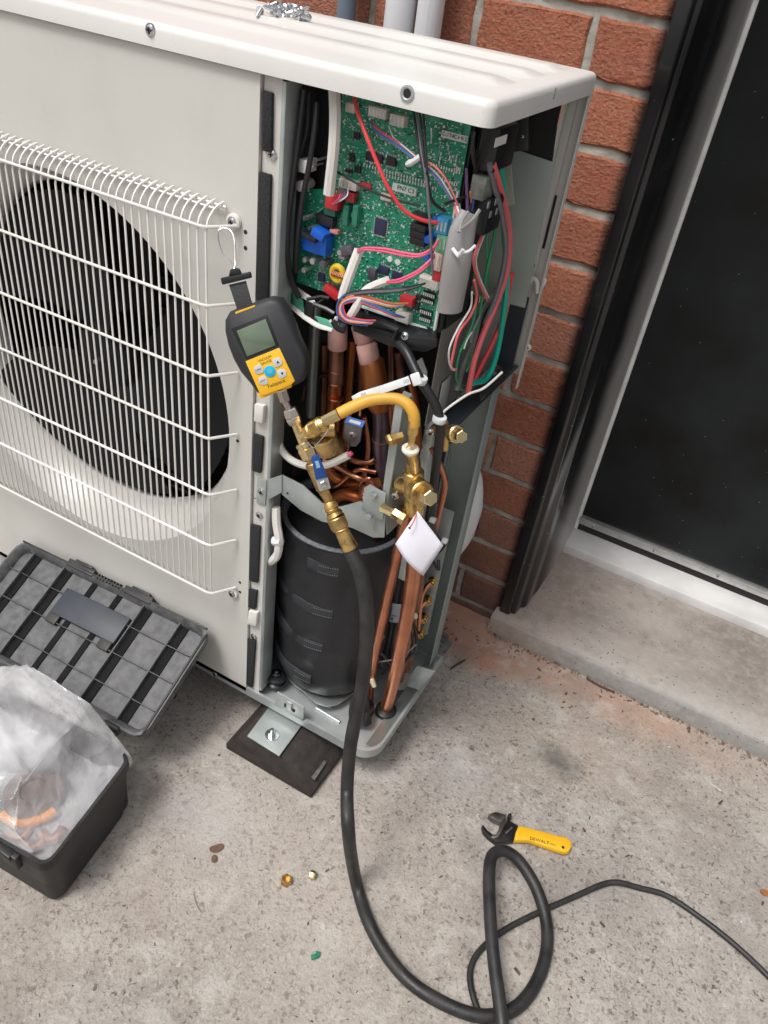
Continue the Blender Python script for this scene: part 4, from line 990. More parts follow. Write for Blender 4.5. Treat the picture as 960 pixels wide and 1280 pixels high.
comp_('relay', 392, 305, 34, 20, .018, CBL, .0, None, .001); comp_('relay', 396, 294, 18, 9, .024, CBL, .3, None, .001)
comp_('relay', 385, 297, 20, 5, .0255, CB, .2)
for i, (a, b2) in enumerate(((522, 285), (521, 294), (521, 303), (524, 272))): comp_('relay', a, b2, 20, 7, .012, CB, .0)
comp_('relay', 405, 276, 24, 11, .010, CB); comp_('relay', 412, 265, 15, 8, .012, cm('component_green', (.02, .12, .08), .3))
comp_('fuse', 417, 290, 11, 4, .010, cm('fuse_pink', (.62, .25, .22), .4))
comp_('coil', 432, 314, 17, 10, .012, CGY, -.45, None, .0015); comp_('coil', 427, 320, 8, 7, .010, cm('component_mauve', (.42, .34, .36), .5))
comp_('chip', 401, 347, 9, 9, .004, CNV, 0, (4, 'hv')); comp_('chip', 464, 343, 10, 12, .006, CGY)
comp_('socket', 413, 366, 21, 8, .011, CR_, .35); comp_('socket', 507, 377, 17, 9, .012, CR_); comp_('socket', 502, 397, 18, 11, .012, CW)
comp_('socket', 552, 283, 14, 17, .016, CLB, 0, (3, 's')); comp_('socket', 551, 305, 13, 18, .016, CGR, 0, (3, 's')); comp_('socket', 546, 327, 11, 20, .015, CPK, 0, (2, 's')); comp_('socket', 545, 345, 10, 11, .013, CR_)
comp_('socket', 535, 354, 25, 11, .012, CW, 0, (8, 's')); 
for q in ((536, 369, 16, 6), (534, 377, 16, 5), (532, 391, 16, 6), (531, 400, 15, 6)): comp_('switch_bank', *q, .0035, CB, 0, (6, 's'))
comp_('label_sticker', 568, 171, 34, 7, .0008, cm('label_white', (.66, .68, .66), .6), 0, None, 0)
for (a, b2, w) in ((545, 275, 10), (534, 300, 10), (532, 322, 9), (546, 292, 8)): can('capacitor', a, b2, w, .013, CBL)
for (a, b2, w, d) in ((380, 325, 7, .016), (390, 327, 8, .018), (402, 331, 9, .018), (379, 338, 7, .016), (381, 273, 6, .018), (373, 226 + 8, 10, .02), (386, 286, 5, .014), (424, 316, 7, .012)):
    can('capacitor', a, b2, w, d, CSL if w < 9 else CGY)
for (a, b2) in ((487, 324), (497, 328)): can('disc', a, b2, 7.5, .0012, cm('disc_white', (.72, .74, .72), .5))
c = W(422, 342, YB - .008); m = MB(); q = [c + Vector((.0075 * math.cos(t), 0, .0085 * math.sin(t))) for t in [2 * PI * k / 20 for k in range(21)]]; m.tube(q, .0038, 8); m.build('choke', CY, pcb)
c = W(424, 344, YB - .011); m = MB()
for k in range(9): m.tube([c + Vector((-.010 + .0022 * k, 0, .003)), c + Vector((-.010 + .0022 * k, -.003, 0)), c + Vector((-.010 + .0022 * k, 0, -.003))], .0009, 5)
m.build('winding', COPPER, pcb)
glass = cm('green_glass_cap', (.02, .22, .14), .15, coat=.6)
for a in (431, 443): can('capacitor', a, 270, 11, .010, glass); comp_('capacitor', a, 270, 8, 22, .012, glass, 0, None, .002)
# white blocks on the left of the board tray
comp_('socket', 378, 208, 11, 13, .022, cm('block_white', (.72, .72, .72), .4)); comp_('socket', 356, 199, 14, 14, .004, CGY); can('capacitor', 374, 233, 13, .024, cm('mauve_can', (.34, .29, .31), .4))
for q in ((391, 208, 2.5), (397, 200, 3)): can('capacitor', *q, .02, CSL)
# hundreds of surface parts and solder joints
r = random.Random(11); m = MB(); mk = MB(); mg = MB()
def inb(x, z): return -.186 < x < -.040 and .75 < z < .965 or (-.228 < x < -.186 and .75 < z < .855)
for i in range(2300):
    x = r.uniform(-.228, -.04); z = r.uniform(.75, .965)
    if not inb(x, z): continue
    # tidy rows: snap to a grid
    x = round(x / .0022) * .0022 + r.uniform(-.0002, .0002); z = round(z / .0022) * .0022
    t = r.random(); tgt = m if t < .50 else (mk if t < .72 else mg)
    w, h = r.choice(((.0016, .0006), (.0006, .0018), (.0010, .0010), (.0022, .0007)))
    tgt.box((x - w / 2, YB - r.uniform(.0004, .0014), z - h / 2), (x + w / 2, YB, z + h / 2))
# lines of pins, top right bank of resistors
for (a, b2, dx, dy, k) in ((460, 188, 3.4, .95, 12), (456, 206, 3.6, 1.0, 24), (470, 215, 3.6, 1.0, 22), (540, 142 + 20, 0, 5, 4), (560, 180, 1.2, 5.4, 5), (572, 195, -1, 5.4, 5), (552, 192, -1, 5.4, 4), (590 - 18, 210, 2, .6, 8), (540, 205, 3.2, .95, 12), (545, 222, 3, .9, 11), (470, 375, 3.4, 1, 8), (450, 378, 2.5, 3, 6)):
    for i in range(k):
        p = W(a + dx * i, b2 + dy * i, YB)
        if -.19 < p.x < -.038: m.box((p.x - .0007, YB - .002, p.z - .0016), (p.x + .0007, YB, p.z + .0016))
m.build('solder_joints', PINM, pcb, smooth=0, kind='stuff'); mk.build('small_components', CB, pcb, smooth=0, kind='stuff'); mg.build('silkscreen_marks', cm('silk', (.36, .62, .60), .6), pcb, smooth=0, kind='stuff')
PINS.build('pins', PINM, pcb, smooth=0, kind='stuff')
text('print', 'C-1T4C1 9-2', .0052, CB, W(568, 171, YB - .0012) , FRONT, pcb, .0001); text('print', 'FN7 C3', .0065, CB, W(507, 237, YB - .0045), FRONT, pcb, .0001)
text('print', 'CN', .006, EDGE, W(457, 258, YB - .0004), FRONT, pcb, .0001); text('print', 'CE', .006, EDGE, W(528, 262, YB - .0004), FRONT, pcb, .0001)
for sgn, (px_, py_) in ((0, (570, 378)), (1, (587, 150))): pass

# ---- wiring in front of the board
def w_(pts, w, mat, y=None, name='wire', **k): return wire(name, pts, w, mat, U, y, **k)
w_([(418, 112, .03), (419, 150, .022), (417, 190, .020), (411, 243, .022)], 15, WHITEP, name='sleeve')
w_([(449, 312, .025), (440, 336, .018), (431, 362, .012), (428, 374, .010)], 13, WHITEP, name='sleeve')
w_([(487, 350, .030), (468, 357, .020), (455, 366, .012), (444, 386, .008), (436, 398, .010)], 11, WHITEP, name='sleeve')
for d in (0, 2.2): w_([(447, 313 + d, .02), (456, 310 + d, .012), (480, 311 + d * 1.5, .010), (505, 316 + d * 1.6, .010), (525, 318 + d, .012), (541, 310 + d, .022), (548, 300, .03)], 3.2, W_PINK)
for d in (0, 3): w_([(484, 352 + d * .6, .022), (500, 349 + d, .012), (520, 340 + d, .010), (535, 328 + d, .015), (543, 318 + d, .028)], 3.2, W_PINK)
w_([(443, 122, .03), (447, 140, .015), (458, 170, .008), (470, 200, .006), (484, 232, .006), (503, 261, .012), (525, 274, .02), (548, 279, .03)], 5.2, W_RED)
for i, (mt, o) in enumerate(((W_BLUE, 0), (W_BLUE, 2.3), (W_GREY, 4.2), (W_RED, -1.6))):
    w_([(462 + i, 152, .035), (472, 163 + o, .024), (495, 178 + o, .016), (515, 193 + o, .014), (530, 204 + o, .014), (548, 222 + o, .014), (562, 243 + o, .016), (571, 262 + o * .5, .02)], 2.4, mt)
w_([(486, 158, .035), (492, 172, .02), (505, 183, .014), (522, 198, .013), (545, 216, .013), (560, 238, .015), (573, 264, .02)], 2.0, W_WHITE)
w_([(528, 200, .012), (542, 207, .010), (556, 222, .010), (568, 246, .014), (575, 266, .02)], 2.4, W_SALM)
q = pl([(508, 206), (518, 201), (526, 196), (531, 199)], .009); MB().tube(spline(q, 4), [.0022, .003, .0035, .0028] + [.003] * (len(spline(q, 4)) - 4), 8).build('cable_tie', WHITEN, U)
for d in (-3.5, 0, 4, 8): w_([(519 + d, 128, .03), (522 + d, 150, .018), (526 + d * .7, 185, .008), (531 + d * .4, 215, .004)], 3.0, W_BLACK if d else W_GREY)
w_([(531, 210, .004), (535, 245, .004), (538, 290, .006), (541, 345, .014)], 3.6, W_GREY); w_([(533, 215, .004), (540, 250, .012), (556, 264, .03)], 4, W_BLACK)
w_([(419, 213, .03), (440, 226, .02), (468, 240, .016), (495, 250, .014), (525, 257, .02)], 3.0, W_BLACK)
for k, mt in enumerate((W_PINK, W_RED, W_BLUE, W_WHITE)): w_([(423 + k * 4, 236, .036), (425 + k * 3, 244, .028), (421 + k * 2, 250, .026), (415, 255, .028)], 1.8, mt)
for k, mt in enumerate((W_BLACK, W_GREY, W_GREY, W_BLACK)):
    w_([(424, 374 + k * 2, .008), (434, 367 + k * 1.6, .006), (455, 363 + k * 1.4, .006), (490, 361 + k * 1.5, .010), (515, 358 + k, .020), (532, 354, .032)], 2.4, mt)
for k, mt in enumerate((W_OR, W_SALM, W_WHITE, W_OR, W_BLUE, W_BLUE, W_RED)):
    e = k * 1.9
    w_([(510 - k, 379 + (k > 3) * 18, .032), (490, 379 + e * .8 + (k > 3) * 6, .018), (465, 372 + e, .010), (446, 369 + e * .7, .006), (431, 374 + e * .5, .004), (423.5 + e * .5, 384, .003), (425 + e * .6, 393, .003), (436, 402 - e * .5, .004), (455, 404 - e * .35, .008), (464 + k, 405 - e * .4, .012)], 2.1, mt)
for k, mt in enumerate((W_BLUE, W_PURP)): w_([(432, 367, .006), (424, 375 + k, .002), (421 + k, 386, .002), (424 + k, 397, .003), (436, 404, .006), (460, 407, .012)], 2.4, mt)
q = pl([(412, 400), (416, 405), (421, 396), (419, 409), (424, 404)], .012); MB().tube(spline(q, 4), .0022, 6).build('cable_tie', WHITEN, U)
w_([(418, 400, .014), (424, 408, .014), (432, 411, .016)], 13, W_BLACK, name='grommet')

# ---- wiring side of the control box, seen through the open right side
sheet('side_back_sheet', [(632, 183), (692, 203), (690, 218), (656, 385), (560, 360), (560, 330), (590, 172)], .251, .002, M('side_sheet', (.32, .36, .33), .45, .15, var=.15, vscale=5), bev=.0003)
sheet('side_insert', [(632, 200), (638, 200), (643, 255), (632, 260), (590, 262), (590, 200)], .24, .002, M('insert_pale', (.42, .44, .36), .5, .2), bev=.0003)
MB().box((-.0315, .064, .745), (-.0300, .125, .97)).build('inner_side', TRAY, U)
MB().box((-.10, .303, .80), (-.0245, .3055, .977)).build('dark_fill_sheet', BLACKD, U)  # added black sheet, stands in for the darkness behind the opening
sheet('opening_dark_sheet', [(657, 140), (700, 128), (690, 204), (655, 192)], .2535, .0015, BLACKD, bev=0)  # black sheet that paints the shade inside the upper opening
MB().box((-.0330, .060, .612), (-.0315, .285, .744)).build('divider', M('divider_sheet', (.27, .27, .255), .35, .4, var=.2, vscale=12), U)
TRAYF = M('tray_navy', (.030, .038, .05), .3)
MB().box((-.031, .075, .602), (-.003, .325, .605)).build('wire_tray', TRAYF, U, bevel=.001)
m = MB(); m.poly3([W(600, 490, .0, 'x'), W(637, 452, .0, 'x'), W(637, 462, .0, 'x'), W(602, 502, .0, 'x')], (-.002, 0, 0)); m.build('tray_edge', BLACKP, U, bevel=.0008)
MB().box((-.031, .300, .607), (-.006, .303, .72)).build('tray_back', TRAYF, U)
def side_block(name, px, py, x, w, h, d, mat=BLACKP, **k):
    c = W(px, py, x, 'x'); s = mpp(c); m = MB(); m.cbox(c, (d, w * s * 1.05, h * s * 1.1)); return m.build(name, mat, U, bevel=.0012)
tb = side_block('terminal_block', 622, 182, -.012, 62, 46, .02); side_block('terminal_block', 609, 265, -.010, 46, 40, .018)
c = W(626, 176, -.0015, 'x'); MB().cbox(c, (.0008, .030, .0085)).build('label_sticker', cm('label_white2', (.66, .66, .62), .6), tb)
for q in ((611, 256), (620, 252), (613, 268), (621, 264)): c = W(*q, -.0008, 'x'); MB().cbox(c, (.001, .006, .007)).build('terminal', PINM, U, bevel=.0003)
side_block('ferrite', 603, 232, -.014, 30, 26, .016, M('ferrite_grey', (.20, .22, .19), .6, var=.4, vscale=60)); side_block('cable_clip', 641, 162, -.01, 6, 6, .006, WHITEN); side_block('cable_clip', 653, 171, -.01, 3, 3, .004, STEEL)
sheet('top_bracket', [(638, 150), (660, 142), (660, 188), (640, 190)], .18, .002, M('dark_sheet', (.07, .075, .07), .4, .5))
X = lambda pts, x: [(a[0], a[1], x if len(a) < 3 else a[2], 'x') for a in pts]
def xw(pts, w, mat, x=-.004, name='wire'): return wire(name, X(pts, x), w, mat, U)
xw([(616, 205), (623, 228), (632, 262), (637, 300), (632, 345), (618, 385), (603, 420), (592, 455), (585, 492)], 7.5, W_SALM)
xw([(612, 205, -.006), (617, 232, -.004), (626, 262, .0), (632, 300, .001), (630, 330, .0), (620, 370, -.004), (606, 405, -.008)], 7, W_GREY)
xw([(625, 205, -.008), (629, 240, -.008), (630, 290, -.008), (634, 340, -.006), (629, 395, -.003), (620, 445, -.003), (608, 473, -.003), (590, 479, -.003)], 7.5, W_TEAL)
xw([(640, 340, -.008), (630, 390, -.008), (615, 430, -.008), (600, 460, -.009), (592, 478, -.008)], 6, W_RED)
xw([(622, 210, -.012), (620, 280, -.014), (608, 340, -.014), (598, 400, -.016), (590, 440, -.016), (583, 465, -.012)], 4, W_GREEN)
xw([(606, 285), (600, 300), (592, 325), (598, 350), (609, 375)], 3.6, W_SALM, -.010); xw([(609, 285), (602, 302), (595, 325), (600, 348), (611, 372)], 2.4, W_WHITE, -.009)
xw([(593, 350), (596, 372), (588, 395), (574, 415), (567, 440), (564, 460), (570, 462)], 3.6, W_SALM, -.010); xw([(590, 365), (588, 385), (573, 410), (562, 435), (562, 455), (568, 463)], 2.6, W_WHITE, -.008)
xw([(593, 330), (595, 370), (592, 400), (582, 425), (575, 440)], 3.4, W_GREEN, -.014); xw([(610, 280), (608, 315), (612, 360)], 2.6, W_GREEN, -.016)
xw([(608, 378), (598, 400), (590, 430), (580, 455), (573, 480), (570, 488)], 8, M('translucent_boot', (.13, .14, .13), .3), -.018); xw([(620, 372), (606, 398), (598, 430), (585, 460), (578, 480)], 6, W_BLACK, -.016)
xw([(586, 420), (575, 440), (570, 470), (577, 487), (590, 484)], 3, W_GREEN, -.018); xw([(590, 415), (584, 425), (580, 436)], 2, W_WHITE, -.008)
xw([(600, 395), (592, 412), (588, 428)], 3.5, W_GREY, -.010)
xw([(556, 255, -.03), (592, 240, -.022), (596, 222, -.02), (590, 190, -.02), (593, 165, -.02)], 4, W_BLACK); xw([(590, 165, -.024), (594, 210, -.022), (590, 250, -.02), (584, 268, -.02)], 3.5, W_BLACK)
xw([(594, 215, -.024), (593, 240, -.018), (590, 264, -.018)], 3, W_BLUE); xw([(588, 240, -.02), (590, 262, -.02)], 3, W_OR); xw([(583, 210, -.03), (584, 262, -.02)], 4, W_PURP)
xw([(602, 240, -.014), (605, 256, -.010), (601, 275, -.012)], 3, W_WHITE)
w_([(548, 522, .02), (560, 510, .04), (585, 493, .06), (605, 485, .07), (628, 465, .09)], 3.2, WHITEP, name='cable_tie')
# grey heat-shrink bundle
q = pl([(587, 266, .015), (578, 290, .008), (573, 320, .004), (568, 350, .004), (562, 388, .006)]); sc = mpp(q[2]) / 2
def ip(vals, n): 
    o = []
    for a, b2 in zip(vals, vals[1:]): o += [a + (b2 - a) * k / n for k in range(n)]
    return o + [vals[-1]]
MB().tube(spline(q, 8), [v * sc for v in ip((26, 35, 38, 38, 35), 8)], 24, flat=.62).build('foam_sleeve', GREYT, U, smooth=60)
m = MB(); q = pl([(572, 290, -.010), (590, 276, -.006), (600, 262, .0)]); m.tube(spline(q, 4), .0020, 6, flat=.5); q = pl([(575, 290, -.010), (578, 276, -.004), (586, 264, .0)]); m.tube(spline(q, 4), .0018, 6); m.build('sleeve_lip', GREYT, U)
q = pl([(563, 309, -.003), (570, 317, -.009), (576, 316, -.011), (586, 314, -.010), (594, 307, -.003)]); MB().tube(spline(q, 4), .0015, 6).build('cable_tie', WHITEN, U)
q = pl([(566, 311, -.008), (573, 320, -.012), (579, 312, -.012)]); MB().tube(q, .0022, 6).build('cable_tie', WHITEN, U)
for d, mt in ((-3, W_SALM), (0, W_WHITE), (3, W_GREY)): w_([(571 + d, 255, .02), (574 + d, 270, .006)], 2.6, mt)

# ---- beige rear corner post
m = MB(); m.box((-.024, .308, .595), (-.0235, .330, H - .001)); m.box((-.0235, .3295, .595), (.003, .331, H - .001)); m.box((.0018, .318, .570), (.003, .3295, H - .001))
POST = m.build('rear_post', PAINT, U, bevel=.0004)
m = MB(); m.box((-.0235, .3275, .590), (-.012, .3295, H - .002)); m.box((-.0115, .3262, .590), (.0018, .3285, H - .002)); m.build('post_face', PAINT, POST, bevel=.0005)
c = W(687, 278, .3258); MB().cbox(c, (.0038, .0016, .072)).build('slot', BLACKD, POST, bevel=.0008)
m = MB(); m.tube(spline(pl([(660, 356, .318), (665, 348, .316), (671, 352, .318), (671, 366, .320)]), 5), .0035, 8); m.build('latch', PAINT, POST); 
wire('hook', [(672, 361, .325), (679, 357, .325), (682, 350, .325), (680, 348, .325)], 2.6, WHITEN, POST)
screw(POST, W(665, 332, .326), (0, -1, 0), .0035); screw(POST, W(660, 434, .328), (.2, -1, 0), .0040, WHITEP)
MB().box((XL, .300, .0), (-.90, .331, H - .002)).build('rear_post', PAINT, U, bevel=.001)

# ================================================================== SERVICE VALVES (fixed parts of the pump)
def sg(m, a, b, w, w2=None, n=18, y=None, tw=0.):
    pa, pb = W(a[0], a[1], a[2] if len(a) > 2 else y), W(b[0], b[1], b[2] if len(b) > 2 else y)
    s = mpp(pa) / 2; return m.seg(pa, pb, w * s, None if w2 is None else w2 * s, n, tw)
m = MB(); sg(m, (517, 588, -.01), (518, 642, -.008), 27, 25); sg(m, (500, 606, 0), (526, 617, -.02), 18, 18); sg(m, (517, 572, -.01), (517, 592, -.01), 17, 20); sg(m, (496, 618, .01), (503, 604, .0), 14, 20)
sv = m.build('service_valve', BRASS, U, smooth=40)
m = MB(); sg(m, (521, 613, -.018), (529, 618, -.028), 33, 33, 28); m.build('collar', BRASSD, sv); m = MB(); sg(m, (529, 618, -.029), (539, 623, -.042), 22, 21, 6); m.build('hex_cap', BRASSL, sv)
m = MB(); sg(m, (503, 648, -.02), (492, 641, -.018), 15, 16, 6); sg(m, (492, 641, -.018), (478, 634, -.012), 12, 13, 6); sg(m, (500, 646, -.02), (506, 650, -.02), 17, 17, 6); m.build('flare_nut', BRASSL, sv)
m = MB(); sg(m, (504, 545, .004), (488, 550, -.008), 14, 15, 6); sg(m, (489, 549, -.008), (484, 551, -.012), 17, 16, 6); m.build('hex_cap', BRASSD, sv)
screw(sv, W(494, 620, -.004), (0, -1, 0), .004)
m = MB(); sg(m, (556, 537, .05), (572, 544, .035), 15, 15); sg(m, (557, 540, .05), (555, 562, .05), 13, 12); sg(m, (540, 538, .06), (556, 528, .055), 8, 12)
s2 = m.build('service_valve', BRASSD, U, smooth=40); m = MB(); sg(m, (566, 541, .036), (572, 543, .030), 23, 23, 24); sg(m, (572, 543, .029), (578, 546, .020), 17, 17, 6); m.build('hex_cap', BRASSL, s2)
screw(s2, W(538, 541, .045), (.3, -1, 0), .0045)
m = MB(); sg(m, (412, 560, .045), (404, 544, .035), 40, 34); sg(m, (424, 572, .05), (408, 548, .04), 26, 30); sg(m, (420, 536, .04), (400, 536, .03), 22, 20); m.build('valve_body', BRASSD, U, smooth=40)
w_([(556, 555, .05), (566, 552, .05), (572, 548, .05)], 1.6, W_BLACK)
w_([(563, 555, .05), (563, 580, .08), (556, 625, .1)], 1.6, M('thin_green', (.05, .12, .10), .4))
w_([(497, 427, .03), (508, 440, .02), (517, 458, .012), (525, 474, .006), (536, 492, .006), (546, 510, .008), (550, 530, .012), (548, 560, .018), (543, 600, .022), (540, 640, .026), (541, 665, .04), (549, 680, .06)], 12, W_BLACK, name='power_cable', k=14)
for q in ((549, 523, .008), (525, 474, .004)): 
    c = W(*q); MB().lathe(c - Vector((0, 0, .004)), (.1, 0, 1), [(.0082, 0), (.0086, .001), (.0086, .006), (.0082, .007)], 18).build('cable_tie', WHITEN, U)
for q in ((541, 650, .02), (556, 676, .05)): c = W(*q); MB().cbox(c, (.008, .007, .006)).build('cable_tie', WHITEN, U, bevel=.001)
w_([(543, 560, .05), (546, 600, .055), (543, 650, .06), (545, 690, .065), (556, 682, .07), (559, 675, .07)], 3.4, W_BLACK); w_([(540, 700, .07), (548, 712, .07), (548, 700, .08)], 4, W_BLACK)
w_([(510, 770, .12), (520, 790, .10), (518, 815, .09), (500, 830, .09), (478, 842, .10)], 4.5, W_BLACK); w_([(505, 780, .13), (516, 800, .12), (508, 826, .11), (490, 838, .11)], 3.5, W_BLACK)
w_([(452, 832, .06), (470, 828, .08), (500, 822, .08), (520, 806, .08)], 2, W_GREY); w_([(440, 818, .07), (460, 812, .08), (478, 818, .08), (496, 842, .09)], 3.5, W_BLACK)
m = MB(); sg(m, (464, 848, .08), (468, 858, .08), 7, 6); m.build('cap', M('ivory_cap', (.62, .58, .40), .5), U); m = MB(); sg(m, (510, 772, .12), (520, 770, .12), 6, 8); m.build('cap', C.get('x') or MATS['ivory_cap'], U)
m = MB(); c = W(448, 880, .08); sg(m, (452, 868, .06), (458, 905, .05), 16, 14); m.build('drier_clip', BLACKP, U)
w_([(447, 868, .05), (440, 880, .05), (440, 900, .04), (455, 905, .045), (460, 890, .05)], 6, W_BLACK)

# ================================================================== YELLOW CHARGING HOSE
yh = thing('yellow_hose', W(516, 560, -.03), 'short yellow charging hose arching from the brass service valve over to the tee', 'hose')
YC = pl([(411, 524, -.070), (424, 517, -.064), (440, 509, -.055), (460, 501, -.045), (480, 498, -.036), (497, 499, -.030), (510, 506, -.028), (517, 518, -.028), (518, 532, -.028)])
MB().tube(spline(YC[1:], 8), 7.6 * mpp(YC[3]), 18).build('hose', YHOSE, yh, smooth=60)
m = MB(); sg(m, (404, 527, -.072), (424, 517.5, -.064), 14, 15.5, 8); m.build('ferrule', BRASSL, yh)
m = MB(); sg(m, (517.6, 524, -.028), (516, 543, -.028), 15, 14, 18); m.build('ferrule', BRASS, yh); m = MB(); sg(m, (516, 543, -.028), (514, 556, -.026), 9, 9); m.build('stem', BRASS, yh)
c = W(513, 562, -.026); d = (W(516, 543, -.028) - c).normalized(); m = MB(); m.lathe(c - d * .003, d, [(.0088, 0), (.0105, .002), (.0105, .005), (.0085, .007), (.0055, .006), (.005, .003)], 28); m.build('gasket_ring', M('ivory_gasket', (.78, .73, .60), .4), yh)
m = MB(); sg(m, (514, 565, -.026), (517, 578, -.022), 18, 17, 12); sg(m, (517, 578, -.022), (518, 590, -.02), 13, 12); m.build('coupler', BRASSD, yh)

# ================================================================== BRASS TEE AND BALL VALVE
te = thing('brass_tee_fitting', W(402, 600, -.07), 'brass tee with blue-handled ball valve joining gauge, yellow hose and black hose', 'pipe fitting')
YT = -.072
m = MB(); sg(m, (352, 487, YT), (357, 502, YT), 15, 14, 6); sg(m, (357, 502, YT), (363, 515, YT), 8.5, 8.5); m.build('gauge_stem', M('nickel', (.50, .42, .38), .25, 1., var=.1), te)
m = MB(); sg(m, (362, 511, YT), (366, 521, YT), 18, 20, 6); sg(m, (366, 521, YT), (370, 530, YT), 20, 17, 6); m.build('hex_nut', M('nickel_light', (.62, .57, .53), .25, 1.), te)
m = MB(); sg(m, (370, 529, YT), (381, 556, YT), 12.5, 13.5, 10); sg(m, (375, 545, YT), (386, 539, YT), 13, 13); m.build('tee_body', BRASSL, te)
m = MB(); sg(m, (384, 541, YT), (391, 537, YT), 17, 21, 24); sg(m, (391, 537, YT), (403, 530, YT), 21.5, 21.5, 26); sg(m, (403, 530, YT), (407, 528, YT), 20, 15, 24); m.build('knurled_nut', BRASS, te, smooth=20)
m = MB(); sg(m, (378, 553, YT), (382, 560, YT), 20, 20, 24); sg(m, (382, 559, YT), (388, 573, YT), 23, 21, 6); m.build('hex_nut', BRASSL, te)
wire('keeper_wire', [(384, 552, -.088), (392, 560, -.088), (398, 553, -.09), (405, 545, -.09), (410, 537, -.084)], 1.4, STEEL, te)
m = MB(); sg(m, (388, 573, YT), (391, 580, YT), 12, 12); sg(m, (390, 578, YT), (404, 612, YT), 19, 17, 8); sg(m, (404, 612, YT), (412, 628, YT), 14, 11, 18); m.build('valve_body', BRASSD, te)
a, b2 = W(394, 571, -.092), W(402, 597, -.092); u = (b2 - a).normalized(); n_ = (CAM - a).normalized(); v = n_.cross(u).normalized(); s0 = mpp(a)
hl = (b2 - a).length
m = MB(); m.prism([(-.0, -.0050), (hl, -.0072), (hl + .001, .0072), (0, .0050), (-.003, .0028), (-.003, -.0028)], a, u, v, .0035); m.build('lever', M('blue_lever', (.012, .065, .26), .35), te, bevel=.0012)
m = MB(); m.prism([(.004, -.0022), (.013, -.0022), (.013, .0022), (.004, .0022)], a + u.cross(v) * .0037, u, v, .0004); m.build('print', MATS['grey_wire'] if False else M('pale_blue_print', (.25, .42, .62), .5), te)
m = MB(); m.prism([(hl, -.0072), (hl + .016, -.0068), (hl + .016, .0068), (hl, .0072)], a - u.cross(v) * .001, u, v, .0025); m.build('lever_plate', M('plate_grey', (.55, .56, .55), .3, .7), te, bevel=.0006)
c = a + u * (hl + .008) + u.cross(v) * .0015; m = MB(); m.lathe(c, u.cross(v), [(.0048, 0), (.0050, .002), (.0040, .003), (.0015, .0032)], 6); m.build('lever_nut', STEEL, te)
m = MB(); sg(m, (411, 626, YT), (414, 634, YT), 16, 19, 24); sg(m, (414, 634, YT), (418, 643, YT), 19, 14, 24); m.build('swivel', BRASS, te)
m = MB(); sg(m, (416, 640, YT), (419, 645, YT), 20, 23, 26); sg(m, (419, 645, YT), (425, 659, YT), 23.5, 23.5, 26); sg(m, (425, 659, YT), (427, 664, YT), 22, 18, 24); m.build('knurled_nut', BRASSD, te, smooth=20)

# ================================================================== BLACK VACUUM HOSE
bh = thing('vacuum_hose', W(438, 690, YT), 'thick black rubber vacuum hose hanging from the brass fitting and looping across the concrete', 'hose')
m = MB(); sg(m, (426, 661, YT), (438, 686, YT), 17.5, 21, 20); m.build('ferrule', BRASS, bh, smooth=25)
m = MB(); sg(m, (424, 657, YT), (427, 663, YT), 19, 19, 20); m.build('crimp_ring', BRASSL, bh)
zg = GZ + .0100
HC = [(437, 686, YT), (450, 715, -.078), (457, 750, -.085), (459, 790, -.093), (455, 840, -.102), (446, 890, -.113), (438, 935, -.125), (434, 985, -.145), (436, 1040, -.185)]
Hs = [(444, 1100, zg + .012, 'z'), (463, 1158, zg, 'z'), (500, 1215, zg, 'z'), (545, 1250, zg, 'z'), (600, 1270, zg, 'z'), (646, 1258, zg, 'z'), (676, 1215, zg, 'z'), (684, 1165, zg + .002, 'z'), (672, 1115, zg + .012, 'z'), (650, 1078, zg + .024, 'z'), (630, 1064, zg + .034, 'z'), (615, 1070, zg + .040, 'z'), (611, 1095, zg + .042, 'z'), (612, 1140, zg + .040, 'z'), (617, 1200, zg + .034, 'z'), (625, 1262, zg + .026, 'z'), (634, 1330, zg + .010, 'z'), (650, 1420, zg, 'z'), (680, 1560, zg, 'z'), (760, 1700, zg, 'z'), (980, 1800, zg, 'z'), (1400, 1760, zg, 'z')]
hp = spline(pl(HC + Hs), 12)
MB().tube([p + Vector((noise.noise(p * 9) * .0012, noise.noise(p * 9 + Vector((5, 0, 0))) * .0012, 0)) for p in hp], [.0096 * (1 + .03 * noise.noise(p * 22)) for p in hp], 22).build('hose_body', RUBBER, bh, smooth=60)
# thin black cord
cord = MB().tube(spline(pl([(612, 1300, GZ + .006, 'z'), (600, 1270, GZ + .005, 'z'), (590, 1240, GZ + .005, 'z'), (588, 1212, GZ + .005, 'z'), (600, 1188, GZ + .005, 'z'), (630, 1163, GZ + .005, 'z'), (670, 1142, GZ + .005, 'z'), (720, 1120, GZ + .005, 'z'), (752, 1106, GZ + .007, 'z'), (772, 1103, GZ + .008, 'z'), (800, 1110, GZ + .006, 'z'), (832, 1119, GZ + .005, 'z'), (870, 1143, GZ + .005, 'z'), (915, 1178, GZ + .005, 'z'), (960, 1220, GZ + .005, 'z'), (1010, 1275, GZ + .005, 'z'), (1080, 1330, GZ + .005, 'z'), (1200, 1370, GZ + .005, 'z'), (1500, 1400, GZ + .005, 'z')]), 8), .0046, 12)
cord.build('power_cord', RUBBER, smooth=60, label='thin black power cord lying across the concrete and passing under the thick hose', cat='cord')

